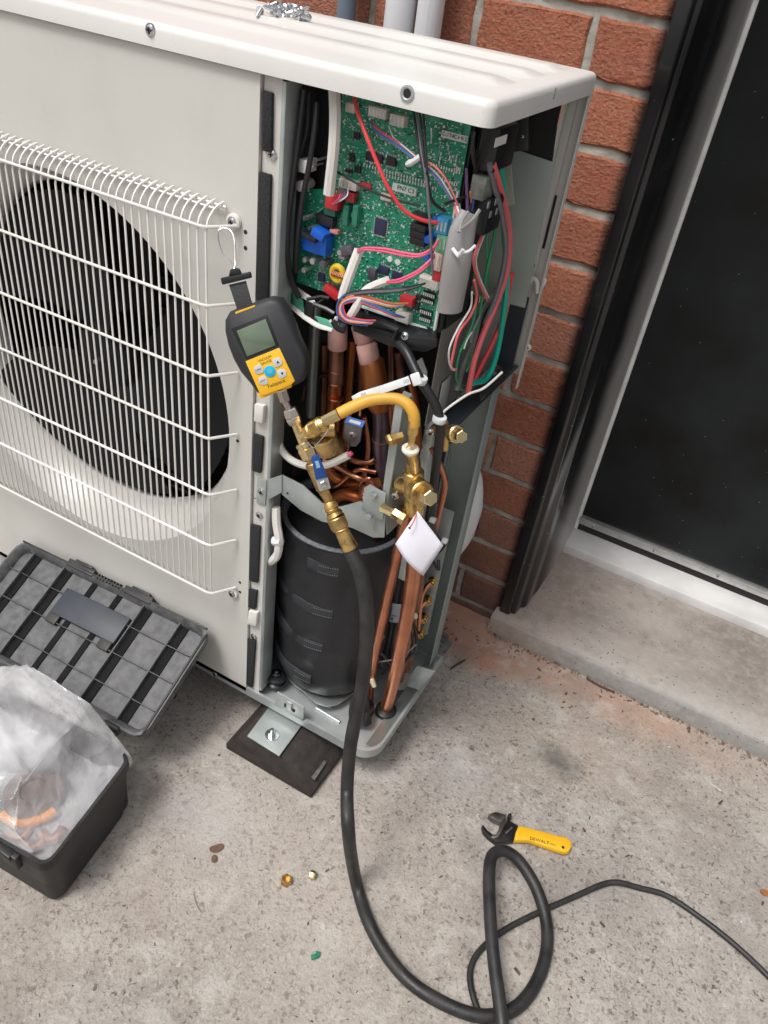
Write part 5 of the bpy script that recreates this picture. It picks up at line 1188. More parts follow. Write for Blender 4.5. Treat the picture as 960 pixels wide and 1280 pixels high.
# ================================================================== PAPER TAG
tg = thing('paper_tag', W(520, 645, -.055), 'blank white square paper tag hanging by a corner from the brass valve', 'tag')
q = [W(a, b2, y) for a, b2, y in ((522, 639, -.050), (554, 682, -.048), (529, 720, -.062), (494, 680, -.070))]
vs = []; n = 8
for i in range(n + 1):
    for j in range(n + 1):
        u, v = i / n, j / n; p = (q[0] * (1 - u) + q[1] * u) * (1 - v) + (q[3] * (1 - u) + q[2] * u) * v
        vs.append(p + Vector((0, -.006 * math.sin(u * PI) * math.sin(v * PI * .7), 0)))
mm_ = MB(); mm_.add(vs, [(i * (n + 1) + j, (i + 1) * (n + 1) + j, (i + 1) * (n + 1) + j + 1, i * (n + 1) + j + 1) for i in range(n) for j in range(n)])
PAPER = M('tag_paper', (.72, .71, .78), .7, var=.03, vscale=20)
bm = bmesh.new(); me = mm_.mesh('tag_sheet', PAPER); bm.from_mesh(me); bmesh.ops.solidify(bm, geom=bm.faces[:], thickness=.0004); bm.to_mesh(me); bm.free()
link('tag_sheet', me, tg)
c = W(512, 660, -.0665); MB().lathe(c, (0, -1, 0), [(.0016, 0), (.0016, .0004)], 10).build('punched_hole', BLACKD, tg)
wire('string', [(512, 660, -.066), (517, 652, -.062), (521, 641, -.05)], 1.5, W_RED, tg)

# ================================================================== ZIP TIE
zt = thing('zip_tie', W(522, 475, -.02), 'long clear grey zip tie with its loose tail sticking out from the black cable', 'cable tie')
q = pl([(440, 498, -.045), (452, 494, -.042), (480, 486, -.034), (512, 475, -.022)])
m = MB(); s0 = mpp(q[0]); n = len(q); nn = (CAM - q[1]).normalized(); vs = []
for k, p in enumerate(q):
    t = (q[min(k + 1, n - 1)] - q[max(k - 1, 0)]).normalized(); b_ = nn.cross(t).normalized(); w = (2.5, 4.6, 5, 5)[k] * s0
    for sx, sy in ((-1, 0), (1, 0), (1, 1), (-1, 1)): vs.append(p + b_ * w * sx + nn * .0016 * sy)
fs = [(k * 4 + j, k * 4 + (j + 1) % 4, k * 4 + 4 + (j + 1) % 4, k * 4 + 4 + j) for k in range(n - 1) for j in range(4)] + [(3, 2, 1, 0), (12, 13, 14, 15)]
m.add(vs, fs).build('strap', WHITEN, zt, bevel=.0004)
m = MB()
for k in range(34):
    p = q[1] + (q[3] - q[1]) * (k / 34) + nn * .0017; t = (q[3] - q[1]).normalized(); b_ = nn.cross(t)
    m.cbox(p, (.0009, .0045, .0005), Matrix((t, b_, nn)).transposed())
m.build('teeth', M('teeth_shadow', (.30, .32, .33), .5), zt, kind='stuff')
c = W(520, 474, -.020); t = (q[3] - q[2]).normalized(); b_ = nn.cross(t); m = MB(); m.cbox(c, (.011, .0145, .009), Matrix((t, b_, nn)).transposed()); m.build('head', WHITEN, zt, bevel=.0015)

# ================================================================== DIGITAL VACUUM GAUGE
ga = thing('vacuum_gauge', W(332, 435, -.055), 'black and yellow digital vacuum gauge with blank grey screen hanging on the fan grille', 'gauge')
n_g = ((CAM - W(332, 435, -.055)).normalized() * .6 + Vector((0, -1, 0)) * .4).normalized(); p_g = W(332, 435, -.068)
gq = lambda a, b2, lift=0: WP(a, b2, p_g + n_g * lift, n_g)
gu = (gq(350, 434) - gq(307, 451)).normalized(); gv = n_g.cross(gu).normalized(); gR = Matrix((gu, gv, n_g)).transposed()
HOUS = M('gauge_rubber', (.026, .027, .031), .55, var=.12, vscale=30, bump=.05, bscale=300)
outl = [(280, 400), (285, 391), (296, 386), (320, 378), (337, 372), (348, 374), (356, 386), (364, 404), (371, 424), (378, 438), (383, 450), (382, 466), (376, 478), (366, 483), (345, 490), (330, 495), (321, 492), (311, 479), (300, 466), (291, 450), (284, 432), (280, 414)]
ol = [gq(a, b2) for a, b2 in outl]; cen = sum(ol, Vector()) / len(ol)
m = MB(); vs = []; prof_g = ((.93, -.032), (1.0, -.026), (1.015, -.012), (.985, -.003), (.90, .0015))
for s_, dz in prof_g: vs += [cen + (p - cen) * s_ + n_g * dz for p in ol]
K = len(ol); fs = []
for i in range(len(prof_g) - 1):
    for k in range(K): fs.append((i * K + k, i * K + (k + 1) % K, (i + 1) * K + (k + 1) % K, (i + 1) * K + k))
fs += [tuple(range(K - 1, -1, -1)), tuple((len(prof_g) - 1) * K + k for k in range(K))]
body = m.add(vs, fs).build('housing', HOUS, ga, smooth=60)
def gplate(name, pts, z0, th, mat, par, bev=.0006): return MB().poly3([gq(a, b2, z0) for a, b2 in pts], n_g * th).build(name, mat, par, bevel=bev)
gplate('bezel', ((289, 411), (334, 393), (349, 432), (308, 449)), .0012, .0008, BLACKP, ga)
gplate('screen', ((296, 413.5), (332, 398.5), (344.5, 431.5), (309, 445.5)), .0021, .0004, M('lcd_glass', (.13, .17, .12), .12, var=.12, vscale=25, coat=.5), ga, .0002)
kp = gplate('keypad', ((307, 451.5), (349.5, 434.5), (369, 476), (363, 481.5), (330, 494.5), (325, 492)), .0010, .0016, YELLOW, ga, .0008)
MB().poly3([gq(a, b2, -.012) for a, b2 in ((324, 491), (368, 474), (367, 482), (330, 495.5))], n_g * .0125).build('bumper', YELLOW, kp, bevel=.001)
gplate('trim', ((294, 390), (319, 381), (319, 383.5), (295, 392.5)), .000, .0012, YELLOW, ga, .0003)
BTN = M('button_grey', (.52, .53, .53), .5)
c = gq(337.5, 464, .0026); m = MB(); m.lathe(c, n_g, [(.0068, 0), (.0068, .0008), (.0060, .0012)], 28); pb = m.build('button', M('button_cyan', (.0, .42, .66), .35), kp)
m = MB(); q0 = c + n_g * .0013; m.tube([q0 + gu * (.0022 * math.sin(t)) + gv * (.0022 * math.cos(t)) for t in [.6 + (2 * PI - 1.2) * k / 12 for k in range(13)]], .00025, 5); m.tube([q0, q0 + gv * .003], .00025, 5); m.build('power_symbol', BTN, kp)
for bx, by, sh, lab in ((347.5, 452.5, 1, '^'), (353, 466.5, 1, 'v'), (323, 462, -1, 'NF'), (328.5, 476, -1, 'LI')):
    c = gq(bx, by, .0026); w = .0056
    pts = [(-w, -.004), (-w * .6, -.0055), (w * .6, -.0045), (w, 0), (w * .6, .0045), (-w * .6, .0055), (-w, .004)]
    if sh < 0: pts = [(-x, y) for x, y in pts]
    MB().poly3([c + gu * x + gv * y for x, y in pts], n_g * .0009).build('button', BTN, kp, bevel=.0003)
    if lab in '^v':
        s_ = 1 if lab == '^' else -1; MB().poly3([c + n_g * .0011 + gu * -.0016 - gv * .0012 * s_, c + n_g * .0011 + gu * .0016 - gv * .0012 * s_, c + n_g * .0011 + gv * .0020 * s_], n_g * .0002).build('arrow', BLACKD, kp, smooth=0)
    else: text('print', {'NF': 'CLEAR', 'LI': 'LIGHT'}[lab], .0026, BLACKD, c + n_g * .0010, gR, kp, .0001)
text('print', 'VACUUM', .0042, BLACKD, gq(331, 448.5, .0027), gR, kp, .0001); text('print', 'GAUGE', .0042, BLACKD, gq(332.5, 453, .0027), gR, kp, .0001)
text('print', 'Fieldpiece', .0056, BLACKD, gq(345.5, 479.5, .0027), gR, kp, .0001)
STRAPM = M('webbing', (.035, .035, .038), .8, bump=.5, bscale=500)
MB().poly3([gq(286, 356, -.012), gq(307, 351, -.012), gq(315, 380, -.006), gq(297, 389, -.006)], n_g * -.002).build('strap', STRAPM, ga, bevel=.0004)
m = MB(); m.poly3([gq(a, b2, -.014) for a, b2 in ((277, 347), (314, 339), (316, 347), (279, 356))], n_g * .006); m.build('hook_bar', BLACKP, ga, bevel=.0016)
m = MB(); m.poly3([gq(a, b2, -.012) for a, b2 in ((287, 345), (289, 337), (295, 334), (300, 336), (303, 342))], n_g * .005); m.build('hook_loop', BLACKP, ga, bevel=.0012)
q = [W(*t) for t in ((294, 335, -.055), (290, 328, -.05), (280, 319, -.046), (274, 303, -.044), (273, 290, -.042), (278, 285, -.038), (288, 288, -.036), (293, 300, -.04), (294, 326, -.05), (293, 336, -.056))]
MB().tube(spline(q, 6), .0009, 8).build('wire_ring', STEEL, ga)

# ================================================================== RUBBER FOOT BLOCK
m = MB(); yf = -.068; yb = .36
def rp(x, y, z): return (x, y, z)
A_ = [(-.251, yf, GZ), (-.069, yf, GZ), (-.069, yb, GZ), (-.251, yb, GZ)]
B_ = [(-.251, yf, GZ + .013), (-.069, yf, GZ + .013), (-.069, yb, GZ + .013), (-.251, yb, GZ + .013)]
C_ = [(-.222, yf + .012, -.0345), (-.118, yf + .012, -.0345), (-.118, yb - .012, -.0345), (-.222, yb - .012, -.0345)]
m.add(A_ + B_ + C_, [(3, 2, 1, 0), (0, 1, 5, 4), (1, 2, 6, 5), (2, 3, 7, 6), (3, 0, 4, 7), (4, 5, 9, 8), (5, 6, 10, 9), (6, 7, 11, 10), (7, 4, 8, 11), (8, 9, 10, 11)])
me = m.mesh('rubber_foot', FOOTR, bevel=.003, segs=2)
foot = thing('rubber_foot', (-.16, .14, GZ), 'black recycled rubber support block under the front corner of the heat pump', 'support block')
link('block', me, foot)
m = MB(); m.poly3([W(a, b2, -.0655, 'z') for a, b2 in ((389, 972), (393, 976), (408, 953), (404, 950))], (0, 0, .0012)); m.build('worn_strip', M('worn_rubber', (.11, .10, .095), .9, var=.3, vscale=150), foot)

# ================================================================== TOOL CASE
TC = M('dusty_black_plastic', (.012, .012, .013), .52, var=.3, vscale=22, col2=(.038, .037, .036), detail=11, bump=.12, bscale=120, rvar=.12)
TCI = M('scuffed_plastic', (.062, .063, .066), .5, vscale=60, col2=(.125, .125, .13), detail=12, rvar=.1, bump=.3, bscale=90)
tc = thing('tool_case', (-.50, -.33, GZ), 'open black plastic tool case, its scuffed ribbed lid leaning on the heat pump', 'tool case')
zr = .033
fr_, bk_ = W(57, 1086, zr, 'z'), W(166, 946, zr, 'z'); ld = Vector((-1, -.06, 0)).normalized(); Lc = .455
rim = [fr_, bk_, bk_ + ld * Lc, fr_ + ld * Lc]
fb, bb = W(74, 1130, GZ, 'z'), W(160, 1013, GZ, 'z'); base = [fb, bb, bb + ld * (Lc - .012), fb + ld * (Lc - .012)]
def inset(q, d, z=None):
    c = sum(q, Vector()) / 4; o = []
    for p in q:
        v = p - c; o.append(Vector((p.x - math.copysign(d, v.x), p.y - math.copysign(d, v.y), p.z if z is None else z)))
    return o
def rounded(q, r, n=4):
    o = []
    for i in range(4):
        p = q[i]; a = (q[i - 1] - p).normalized() * r; b2 = (q[(i + 1) % 4] - p).normalized() * r
        for k in range(n + 1):
            t = k / n; o.append(p + a * (1 - t) ** 2 + b2 * t ** 2)
    return o
lv = [rounded(inset(base, .004, GZ + .001), .018), rounded(inset(base, 0, GZ + .006), .020), rounded([b2.lerp(t, .86) for b2, t in zip(base, rim)], .022), rounded([b2.lerp(t, .88) + Vector((math.copysign(.0025, t.x + .53), math.copysign(.0025, t.y + .33), 0)) for b2, t in zip(base, rim)], .022), rounded(rim, .022), rounded(inset(rim, .005), .018), rounded(inset(rim, .007, GZ + .008), .016)]
m = MB(); K = len(lv[0]); vs = [p for q in lv for p in q]; fs = []
for i in range(len(lv) - 1):
    for k in range(K): fs.append((i * K + k, i * K + (k + 1) % K, (i + 1) * K + (k + 1) % K, (i + 1) * K + k))
fs += [tuple(range(K - 1, -1, -1)), tuple((len(lv) - 1) * K + k for k in range(K))]
m.add(vs, fs).build('tray', TC, tc, smooth=35)
for t in (.16, .80):
    p = fr_ + ld * Lc * t; m = MB(); m.cbox(p + Vector((0, -.003, -.018)), (.055, .010, .030)); m.cbox(p + Vector((0, -.006, -.008)), (.038, .010, .012)); m.build('latch', TC, tc, bevel=.002)
# lid
LA, LB, LC_ = W(265, 788, -.014), W(26, 674, -.016), W(180, 928, zr, 'z')
lu = (LB - LA); LL = lu.length; lu.normalize(); lvv = (LA - LC_); lvv = lvv - lu * lvv.dot(lu); LV = lvv.length; lvv.normalize(); ln_ = lvv.cross(lu).normalized()
if ln_.dot(CAM - LA) < 0: ln_ = -ln_
Lo = LC_ + lu * ((LA - LC_).dot(lu))       # hinge-side right corner
def LP(u, v, h=0): return Lo + lu * (u * LL) + lvv * (v * LV) + ln_ * h
def lbox(mb, u0, u1, v0, v1, h0, h1):
    pts = [LP(u, v, h) for h in (h0, h1) for u, v in ((u0, v0), (u1, v0), (u1, v1), (u0, v1))]
    mb.add(pts, [(0, 3, 2, 1), (4, 5, 6, 7), (0, 1, 5, 4), (1, 2, 6, 5), (2, 3, 7, 6), (3, 0, 4, 7)])
qd = [LP(0, 0), LP(1, 0), LP(1, 1), LP(0, 1)]
def lring(ins, h, r): 
    du, dv = ins / LL, ins / LV
    return rounded([LP(du, dv, h), LP(1 - du, dv, h), LP(1 - du, 1 - dv, h), LP(du, 1 - dv, h)], r)
lv = [lring(.012, -.022, .02), lring(.002, -.016, .026), lring(0, .0, .028), lring(.004, .001, .025), lring(.010, -.006, .021), lring(.013, -.016, .018)]
vs = [p for q in lv for p in q]; fs = []
for i in range(len(lv) - 1):
    for k in range(K): fs.append((i * K + k, i * K + (k + 1) % K, (i + 1) * K + (k + 1) % K, (i + 1) * K + k))
fs += [tuple(range(K - 1, -1, -1)), tuple((len(lv) - 1) * K + k for k in range(K))]
m = MB(); m.add(vs, fs); lid2 = m.build('case_lid', TCI, tc, smooth=35)
for v in (.24, .49, .74):
    m = MB(); lbox(m, .03, .97, v - .0035, v + .0035, -.017, -.008); m.build('rib', TCI, lid2, bevel=.0006)
RIBSHADE = M('rib_shade_black', (.006, .006, .007), .75, var=.3, vscale=40, spec=.2)  # near-black, paints the shadow and dark sides of the cross ribs
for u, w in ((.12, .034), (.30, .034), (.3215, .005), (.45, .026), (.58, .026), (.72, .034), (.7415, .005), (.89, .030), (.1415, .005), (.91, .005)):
    m = MB(); lbox(m, u - w / 2, u + w / 2, .05, .95, -.0165, -.0135 if w > .01 else -.006); m.build('rib', TCI if w < .01 else RIBSHADE, lid2, bevel=.0006)  # wide black strips are painted rib shade, the thin ones are ridges
m = MB(); lbox(m, .335, .665, .55, .80, -.016, -.0045); hp_ = m.build('handle_plate', M('smooth_slate_plastic', (.040, .047, .060), .5, var=.15, vscale=20, bump=.05), lid2, bevel=.002)
for u in (.37, .64): m = MB(); lbox(m, u - .028, u + .028, .47, .56, -.016, -.006); m.build('handle_lug', TC, lid2, bevel=.0015)
for u in (.36, .66):
    m = MB(); lbox(m, u - .07, u + .07, .97, 1.035, -.012, .003); m.build('latch_seat', TC, lid2, bevel=.0015)
    m = MB(); lbox(m, u - .045, u + .045, 1.03, 1.055, -.008, .001); m.build('latch_seat', TC, lid2, bevel=.001)
for k in range(8): m = MB(); lbox(m, .45 + k * .016, .456 + k * .016, .975, 1.02, -.004, .004); m.build('comb_tooth', TC, lid2)
m = MB(); lbox(m, .02, .98, .985, 1.0, -.002, .0035); lbox(m, .005, .012, .05, .95, -.002, .0035); m.build('seal_lip', TC, lid2, bevel=.0006)
for u in (.10, .88):
    m = MB(); p0 = LP(u, -.01, -.002); m.seg(p0, p0 + lu * .030, .0055, n=14); m.build('hinge', TC, tc)
    p1 = LP(u, .0, -.004); m = MB(); m.cbox(p0 + lu * .015 + Vector((0, -.008, -.006)), (.030, .018, .006)); m.build('hinge_leaf', TC, tc, bevel=.001)

# ---- translucent bag of parts lying in the case
def bag_mat():
    m = bpy.data.materials.new('milky_poly_film'); m.use_nodes = True; nt = m.node_tree; N = nt.nodes; L = nt.links; b = N['Principled BSDF']
    b.inputs['Base Color'].default_value = (.84, .84, .86, 1); b.inputs['Roughness'].default_value = .13; b.inputs['Coat Weight'].default_value = .4; b.inputs['Coat Roughness'].default_value = .05; b.inputs['Specular IOR Level'].default_value = .8
    tc_ = N.new('ShaderNodeTexCoord')
    def noi(sc, det, dist):
        n = N.new('ShaderNodeTexNoise'); n.inputs['Scale'].default_value = sc; n.inputs['Detail'].default_value = det; n.inputs['Distortion'].default_value = dist; L.new(tc_.outputs['Object'], n.inputs['Vector']); return n.outputs[0]
    mr = N.new('ShaderNodeMapRange'); mr.inputs[1].default_value = .36; mr.inputs[2].default_value = .66; mr.inputs[3].default_value = .14; mr.inputs[4].default_value = .52; L.new(noi(9, 3, .6), mr.inputs[0])
    lw = N.new('ShaderNodeLayerWeight'); lw.inputs[0].default_value = .35
    ad = N.new('ShaderNodeMath'); ad.operation = 'MULTIPLY_ADD'; ad.use_clamp = True; L.new(lw.outputs['Facing'], ad.inputs[0]); ad.inputs[1].default_value = .45; L.new(mr.outputs[0], ad.inputs[2])
    L.new(ad.outputs[0], b.inputs['Alpha'])
    # crumpled facets
    dn = N.new('ShaderNodeTexNoise'); dn.inputs['Scale'].default_value = 11; dn.inputs['Detail'].default_value = 2; L.new(tc_.outputs['Object'], dn.inputs['Vector'])
    va = N.new('ShaderNodeVectorMath'); va.operation = 'MULTIPLY_ADD'; L.new(dn.outputs['Color'], va.inputs[0]); va.inputs[1].default_value = (.06, .06, .06); L.new(tc_.outputs['Object'], va.inputs[2])
    v1 = N.new('ShaderNodeTexVoronoi'); v1.distance = 'CHEBYCHEV'; v1.inputs['Scale'].default_value = 17; L.new(va.outputs[0], v1.inputs['Vector'])
    v2 = N.new('ShaderNodeTexVoronoi'); v2.distance = 'MANHATTAN'; v2.inputs['Scale'].default_value = 40; L.new(va.outputs[0], v2.inputs['Vector'])
    a3 = N.new('ShaderNodeMath'); a3.operation = 'MULTIPLY_ADD'; L.new(v2.outputs['Distance'], a3.inputs[0]); a3.inputs[1].default_value = .22; L.new(v1.outputs['Distance'], a3.inputs[2])
    bp = N.new('ShaderNodeBump'); bp.inputs['Strength'].default_value = .55; bp.inputs['Distance'].default_value = .012
    L.new(a3.outputs[0], bp.inputs['Height']); L.new(bp.outputs[0], b.inputs['Normal'])
    return m
BAGM = bag_mat()
bc = W(12, 945, .035, 'z')
def inside_case(p, mgn):
    """keep the film within the case walls"""
    for i in range(4):
        a, b2 = rim[i], rim[(i + 1) % 4]; e = (b2 - a); e.z = 0; n = Vector((-e.y, e.x, 0)).normalized()
        cc = sum(rim, Vector()) / 4
        if n.dot(cc - a) < 0: n = -n
        d = n.dot(p - a) - mgn - (.85 * max(0, p.z - zr + .012) if i == 0 else 0)
        if i == 1: d += .012          # it may flop over the hinge side
        if d < 0: p -= n * d * .97
    return p
def bag_mesh(name, c, rx, ry, rz, seed, k_):
    """film pulled into flat facets that meet in creases"""
    r = random.Random(seed); pl_ = []
    for i in range(k_):
        n = Vector((r.gauss(0, 1), r.gauss(0, 1), r.gauss(0, 1))).normalized(); pl_.append((n, r.uniform(.80, .97)))
    bm = bmesh.new(); bmesh.ops.create_icosphere(bm, subdivisions=6, radius=1)
    s = Vector((seed, seed * 1.7, 0))
    for v in bm.verts:
        d = v.co.normalized()
        cand = sorted(h / d.dot(n) for n, h in pl_ if d.dot(n) > .2)[:2] or [1.1]; rr = min(cand[0], 1.12); gap = (cand[1] - cand[0]) if len(cand) > 1 else 1; rr += .035 * math.exp(-(gap / .035) ** 2)
        w = noise.noise(d * 2.2 + s)
        f = rr + .05 * w + .02 * (.3 - abs(noise.noise(d * 3.1 + s * 2))) * 2
        v.co = Vector((d.x * rx, d.y * ry, d.z * rz)) * f
        if v.co.z < -.06: v.co.z = -.06 + (v.co.z + .06) * .1
        v.co = inside_case(v.co + c, .007)
    me = bpy.data.meshes.new(name); bm.to_mesh(me); bm.free(); me.materials.append(BAGM); me.polygons.foreach_set('use_smooth', [True] * len(me.polygons)); return me
bag = thing('plastic_bag', bc - Vector((0, 0, .06)), 'crumpled translucent plastic bag of fittings lying in the open tool case', 'bag')
link('bag_film', bag_mesh('bag_film', bc, .205, .205, .088, 12, 26), bag)
zc = .050
oh = thing('orange_hose_coil', W(60, 1000, .02, 'z'), 'brown coil with an orange outer hose dimly seen inside the clear plastic bag', 'coiled hose')
oc = W(44, 992, -.022, 'z'); orr = .052
MB().tube([oc + Vector((orr * math.cos(t), orr * math.sin(t) * .95, .012 * math.sin(t + 1))) for t in [-1.9 + 1.75 * k / 24 for k in range(25)]], .0075, 12).build('coil', M('orange_rubber', (.85, .30, .03), .5), oh)
bm_ = M('brown_roll', (.13, .085, .065), .7, var=.4, vscale=40)
MB().lathe(oc - Vector((0, 0, .02)), (0, 0, 1), [(.040, 0), (.046, .004), (.046, .026), (.040, .031), (.022, .031), (.020, .026)], 40).build('roll', bm_, oh)
bx = thing('copper_fittings', W(60, 1050, -.01, 'z'), 'reddish copper elbows at the front bottom of the clear plastic bag', 'pipe fittings')
for a, b2, z, rr in ((40, 1060, .0, .011), (62, 1050, .005, .012), (20, 1050, .0, .010)):
    c = W(a, b2, z, 'z'); MB().tube(spline([c + Vector((-.018, .0, 0)), c, c + Vector((.008, .010, .004)), c + Vector((.006, .022, .006))], 4), rr * .7, 12).build('elbow', M('pinkish_copper', (.45, .20, .14), .5, .4, var=.3, vscale=60), bx)
gp = thing('grey_cylinder', W(20, 930, -.02, 'z'), 'dull grey cylinder lying at the back inside the clear plastic bag', 'cylinder')
MB().seg(W(-20, 935, .0, 'z'), W(80, 945, -.005, 'z'), .030, n=28).build('body', M('pouch_grey', (.26, .26, .27), .7, var=.3, vscale=20), gp, smooth=60)

# ================================================================== ADJUSTABLE WRENCH
wr = thing('adjustable_wrench', W(655, 1048, GZ, 'z'), 'small adjustable wrench with yellow grip lying on the concrete above the hose loop', 'wrench')
def wz(name, pts, z0, th, mat, bev=.001, par=None):
    return MB().poly3([W(590 + a / 6.857, 1000 + b2 / 6.857, z0, 'z') for a, b2 in pts], (0, 0, th)).build(name, mat, par or wr, bevel=bev)
WST = M('wrench_black', (.045, .043, .043), .38, .7, var=.3, vscale=60); WSTL = M('worn_jaw_steel', (.22, .20, .19), .35, .9, var=.3, vscale=80)
z0 = GZ + .002
gr_ = wz('grip', ((385, 248), (450, 262), (600, 300), (720, 335), (800, 350), (838, 385), (842, 430), (818, 472), (780, 480), (700, 455), (600, 420), (480, 380), (400, 376), (345, 378), (358, 310)), z0, .0125, YELLOW, .0035)
wz('fixed_jaw', ((310, 205), (384, 247), (347, 377), (260, 388), (190, 388), (130, 342), (88, 296), (74, 246), (90, 246), (120, 285), (165, 322), (210, 330), (240, 300), (262, 240), (285, 200)), z0, .0105, WST, .0006)
wz('movable_jaw', ((130, 158), (160, 142), (195, 132), (245, 148), (285, 158), (262, 190), (232, 222), (195, 206), (155, 184)), z0 + .001, .0115, WSTL, .0005)
wz('jaw_slide', ((240, 160), (285, 158), (306, 178), (272, 225), (246, 285), (222, 322), (185, 334), (160, 322), (172, 305), (205, 298), (228, 250), (244, 205)), z0 + .0106, .0016, M('worn_bright', (.34, .31, .29), .35, .9, var=.25, vscale=60), .0005)
wz('jaw_tip', ((298, 150), (326, 140), (328, 178), (306, 190)), z0 + .002, .012, WST, .001)
m = MB(); pa, pb = W(590 + 285 / 6.857, 1000 + 290 / 6.857, z0 + .008, 'z'), W(590 + 340 / 6.857, 1000 + 240 / 6.857, z0 + .008, 'z'); d = pb - pa
m.lathe(pa, d, [(.0034 + .0008 * (k % 2), d.length * k / 12) for k in range(13)], 14); m.build('adjusting_screw', WST, wr, smooth=20)
c = W(590 + 779 / 6.857, 1000 + 408 / 6.857, z0 + .0126, 'z'); m = MB(); m.lathe(c, (0, 0, 1), [(.0034, -.003), (.0040, .0003), (.0030, .0006)], 18); m.build('ring', YELLOW, gr_); MB().lathe(c, (0, 0, 1), [(.0026, 0), (.0025, .0008)], 14).build('hole', BLACKD, gr_)
a, b2 = W(590 + 400 / 6.857, 1000 + 300 / 6.857, z0 + .0128, 'z'), W(590 + 780 / 6.857, 1000 + 405 / 6.857, z0 + .0128, 'z'); u = (b2 - a).normalized(); Rw = Matrix((u, Vector((0, 0, 1)).cross(u), Vector((0, 0, 1)))).transposed()
text('print', 'DEWALT', .0082, BLACKD, a + (b2 - a) * .47, Rw, gr_, .0001); text('print', '6"-150mm', .0034, BLACKD, a + (b2 - a) * .74 , Rw, gr_, .0001)

# ================================================================== SMALL THINGS ON THE GROUND
c = W(357, 1103, GZ, 'z'); m = MB(); m.lathe(c, (.1, .05, 1), [(.0085, 0), (.0088, .002), (.0088, .011), (.0080, .012), (.0062, .012), (.0058, .004)], 6)
m.build('flare_nut', BRASSD, label='larger dull open brass flare nut standing on the concrete, left of the shiny one', cat='nut')
c = W(390, 1097, GZ, 'z') ; m = MB(); m.lathe(c + Vector((-.005, 0, .006)), (1, .25, 0), [(.0060, 0), (.0066, .001), (.0066, .008), (.0052, .010)], 6)
m.build('small_hex_nut', BRASSL, label='smaller shiny brass hex nut lying on its side, right of the open one', cat='nut')
m = MB(); c = W(393, 1196, GZ + .003, 'z'); m.cbox(c, (.010, .006, .006), Matrix.Rotation(.8, 3, 'Z')); m.cbox(c + Vector((.002, .006, 0)), (.007, .006, .005), Matrix.Rotation(.3, 3, 'Z')); m.build('terminal_scrap', M('green_scrap', (.02, .20, .12), .35), bevel=.0008, label='tiny green plastic scrap on the concrete between the brass nut and the hose', cat='scrap')
def chip(name, px, py, l, w, h, rot, col, label, cat, curve=0.):
    c = W(px, py, GZ + h * .6, 'z'); m = MB(Matrix.Translation(c) @ Matrix.Rotation(rot, 4, 'Z')); n = 6; vs = []
    for k in range(n + 1):
        t = k / n - .5; ww = w * (1 - (abs(t) * 1.7) ** 3) * .5 + .0002
        for s, z in ((-1, 0), (1, 0), (1, h), (-1, h)): vs.append((t * l, s * ww + curve * t * t * l, z + abs(t) * h * 1.2))
    fs = [(k * 4 + j, k * 4 + (j + 1) % 4, k * 4 + 4 + (j + 1) % 4, k * 4 + 4 + j) for k in range(n) for j in range(4)] + [(3, 2, 1, 0), tuple(n * 4 + j for j in range(4))]
    m.add(vs, fs).build(name, M(name + '_%d' % len(MATS), col, .8, var=.3, vscale=80), label=label, cat=cat)
chip('dead_leaf', 271, 1061, .022, .012, .0015, .9, (.13, .075, .05), 'small curled dead leaf on the concrete between tool case and brass nuts', 'leaf', .3)
chip('dead_leaf', 268, 1074, .012, .009, .0015, 2.2, (.11, .07, .05), 'tiny dark leaf fragment just below the curled dead leaf', 'leaf')
chip('dead_leaf', 956, 1116, .016, .011, .0015, .3, (.30, .12, .04), 'orange-brown leaf fragment at the right edge above the thin cord', 'leaf')
chip('twig', 571, 831, .045, .004, .0022, 1.95 + PI * .77, (.08, .05, .035), 'short dark twig on the concrete beside the heat pump base', 'twig', .2)
chip('straw', 893, 983, .026, .0022, .001, -.28, (.70, .68, .64), 'short pale straw on the concrete below the step', 'straw')
chip('twig', 901, 1003, .012, .003, .0015, 1.2, (.05, .04, .035), 'tiny dark twig under the pale straw', 'twig')
chip('twig', 245, 1129, .035, .0012, .0010, -.55, (.22, .18, .15), 'thin dry twig on the concrete left of the brass nuts', 'twig', .3)
chip('wire_offcut', 750, 858, .062, .0042, .0022, -.03, (.10, .05, .04), 'dark brown sliver lying along the foot of the concrete step', 'sliver', .1)
# loose litter: grit, bits of leaf, paint flakes
r = random.Random(21)
for nm, col, nn_, s0_, s1_ in (('grit', (.07, .055, .045), 620, .0008, .0028), ('pale_grit', (.55, .52, .48), 350, .0006, .0020), ('leaf_litter', (.12, .08, .055), 160, .0018, .0050)):
    m = MB()
    for i in range(nn_):
        x = r.uniform(-.75, .9); y = r.uniform(-.6, .48); s = r.uniform(s0_, s1_)
        if nm == 'grit' and noise.noise(Vector((x * 5, y * 5, 3))) < .05 and r.random() < .8: continue
        if nm == 'leaf_litter' and r.random() < .55: x = r.gauss(.03, .25); y = .485 - abs(r.gauss(0, .06))
        R = Matrix.Rotation(r.random() * 6, 3, 'Z') @ Matrix.Rotation(r.uniform(-.4, .4), 3, 'X')
        m.cbox((x, y, GZ + s * .2), (s * r.uniform(1, 2.4), s * r.uniform(.4, .9), s * .4), R)
    m.build(nm, M(nm, col, .9, var=.4, vscale=60), smooth=0, kind='stuff')

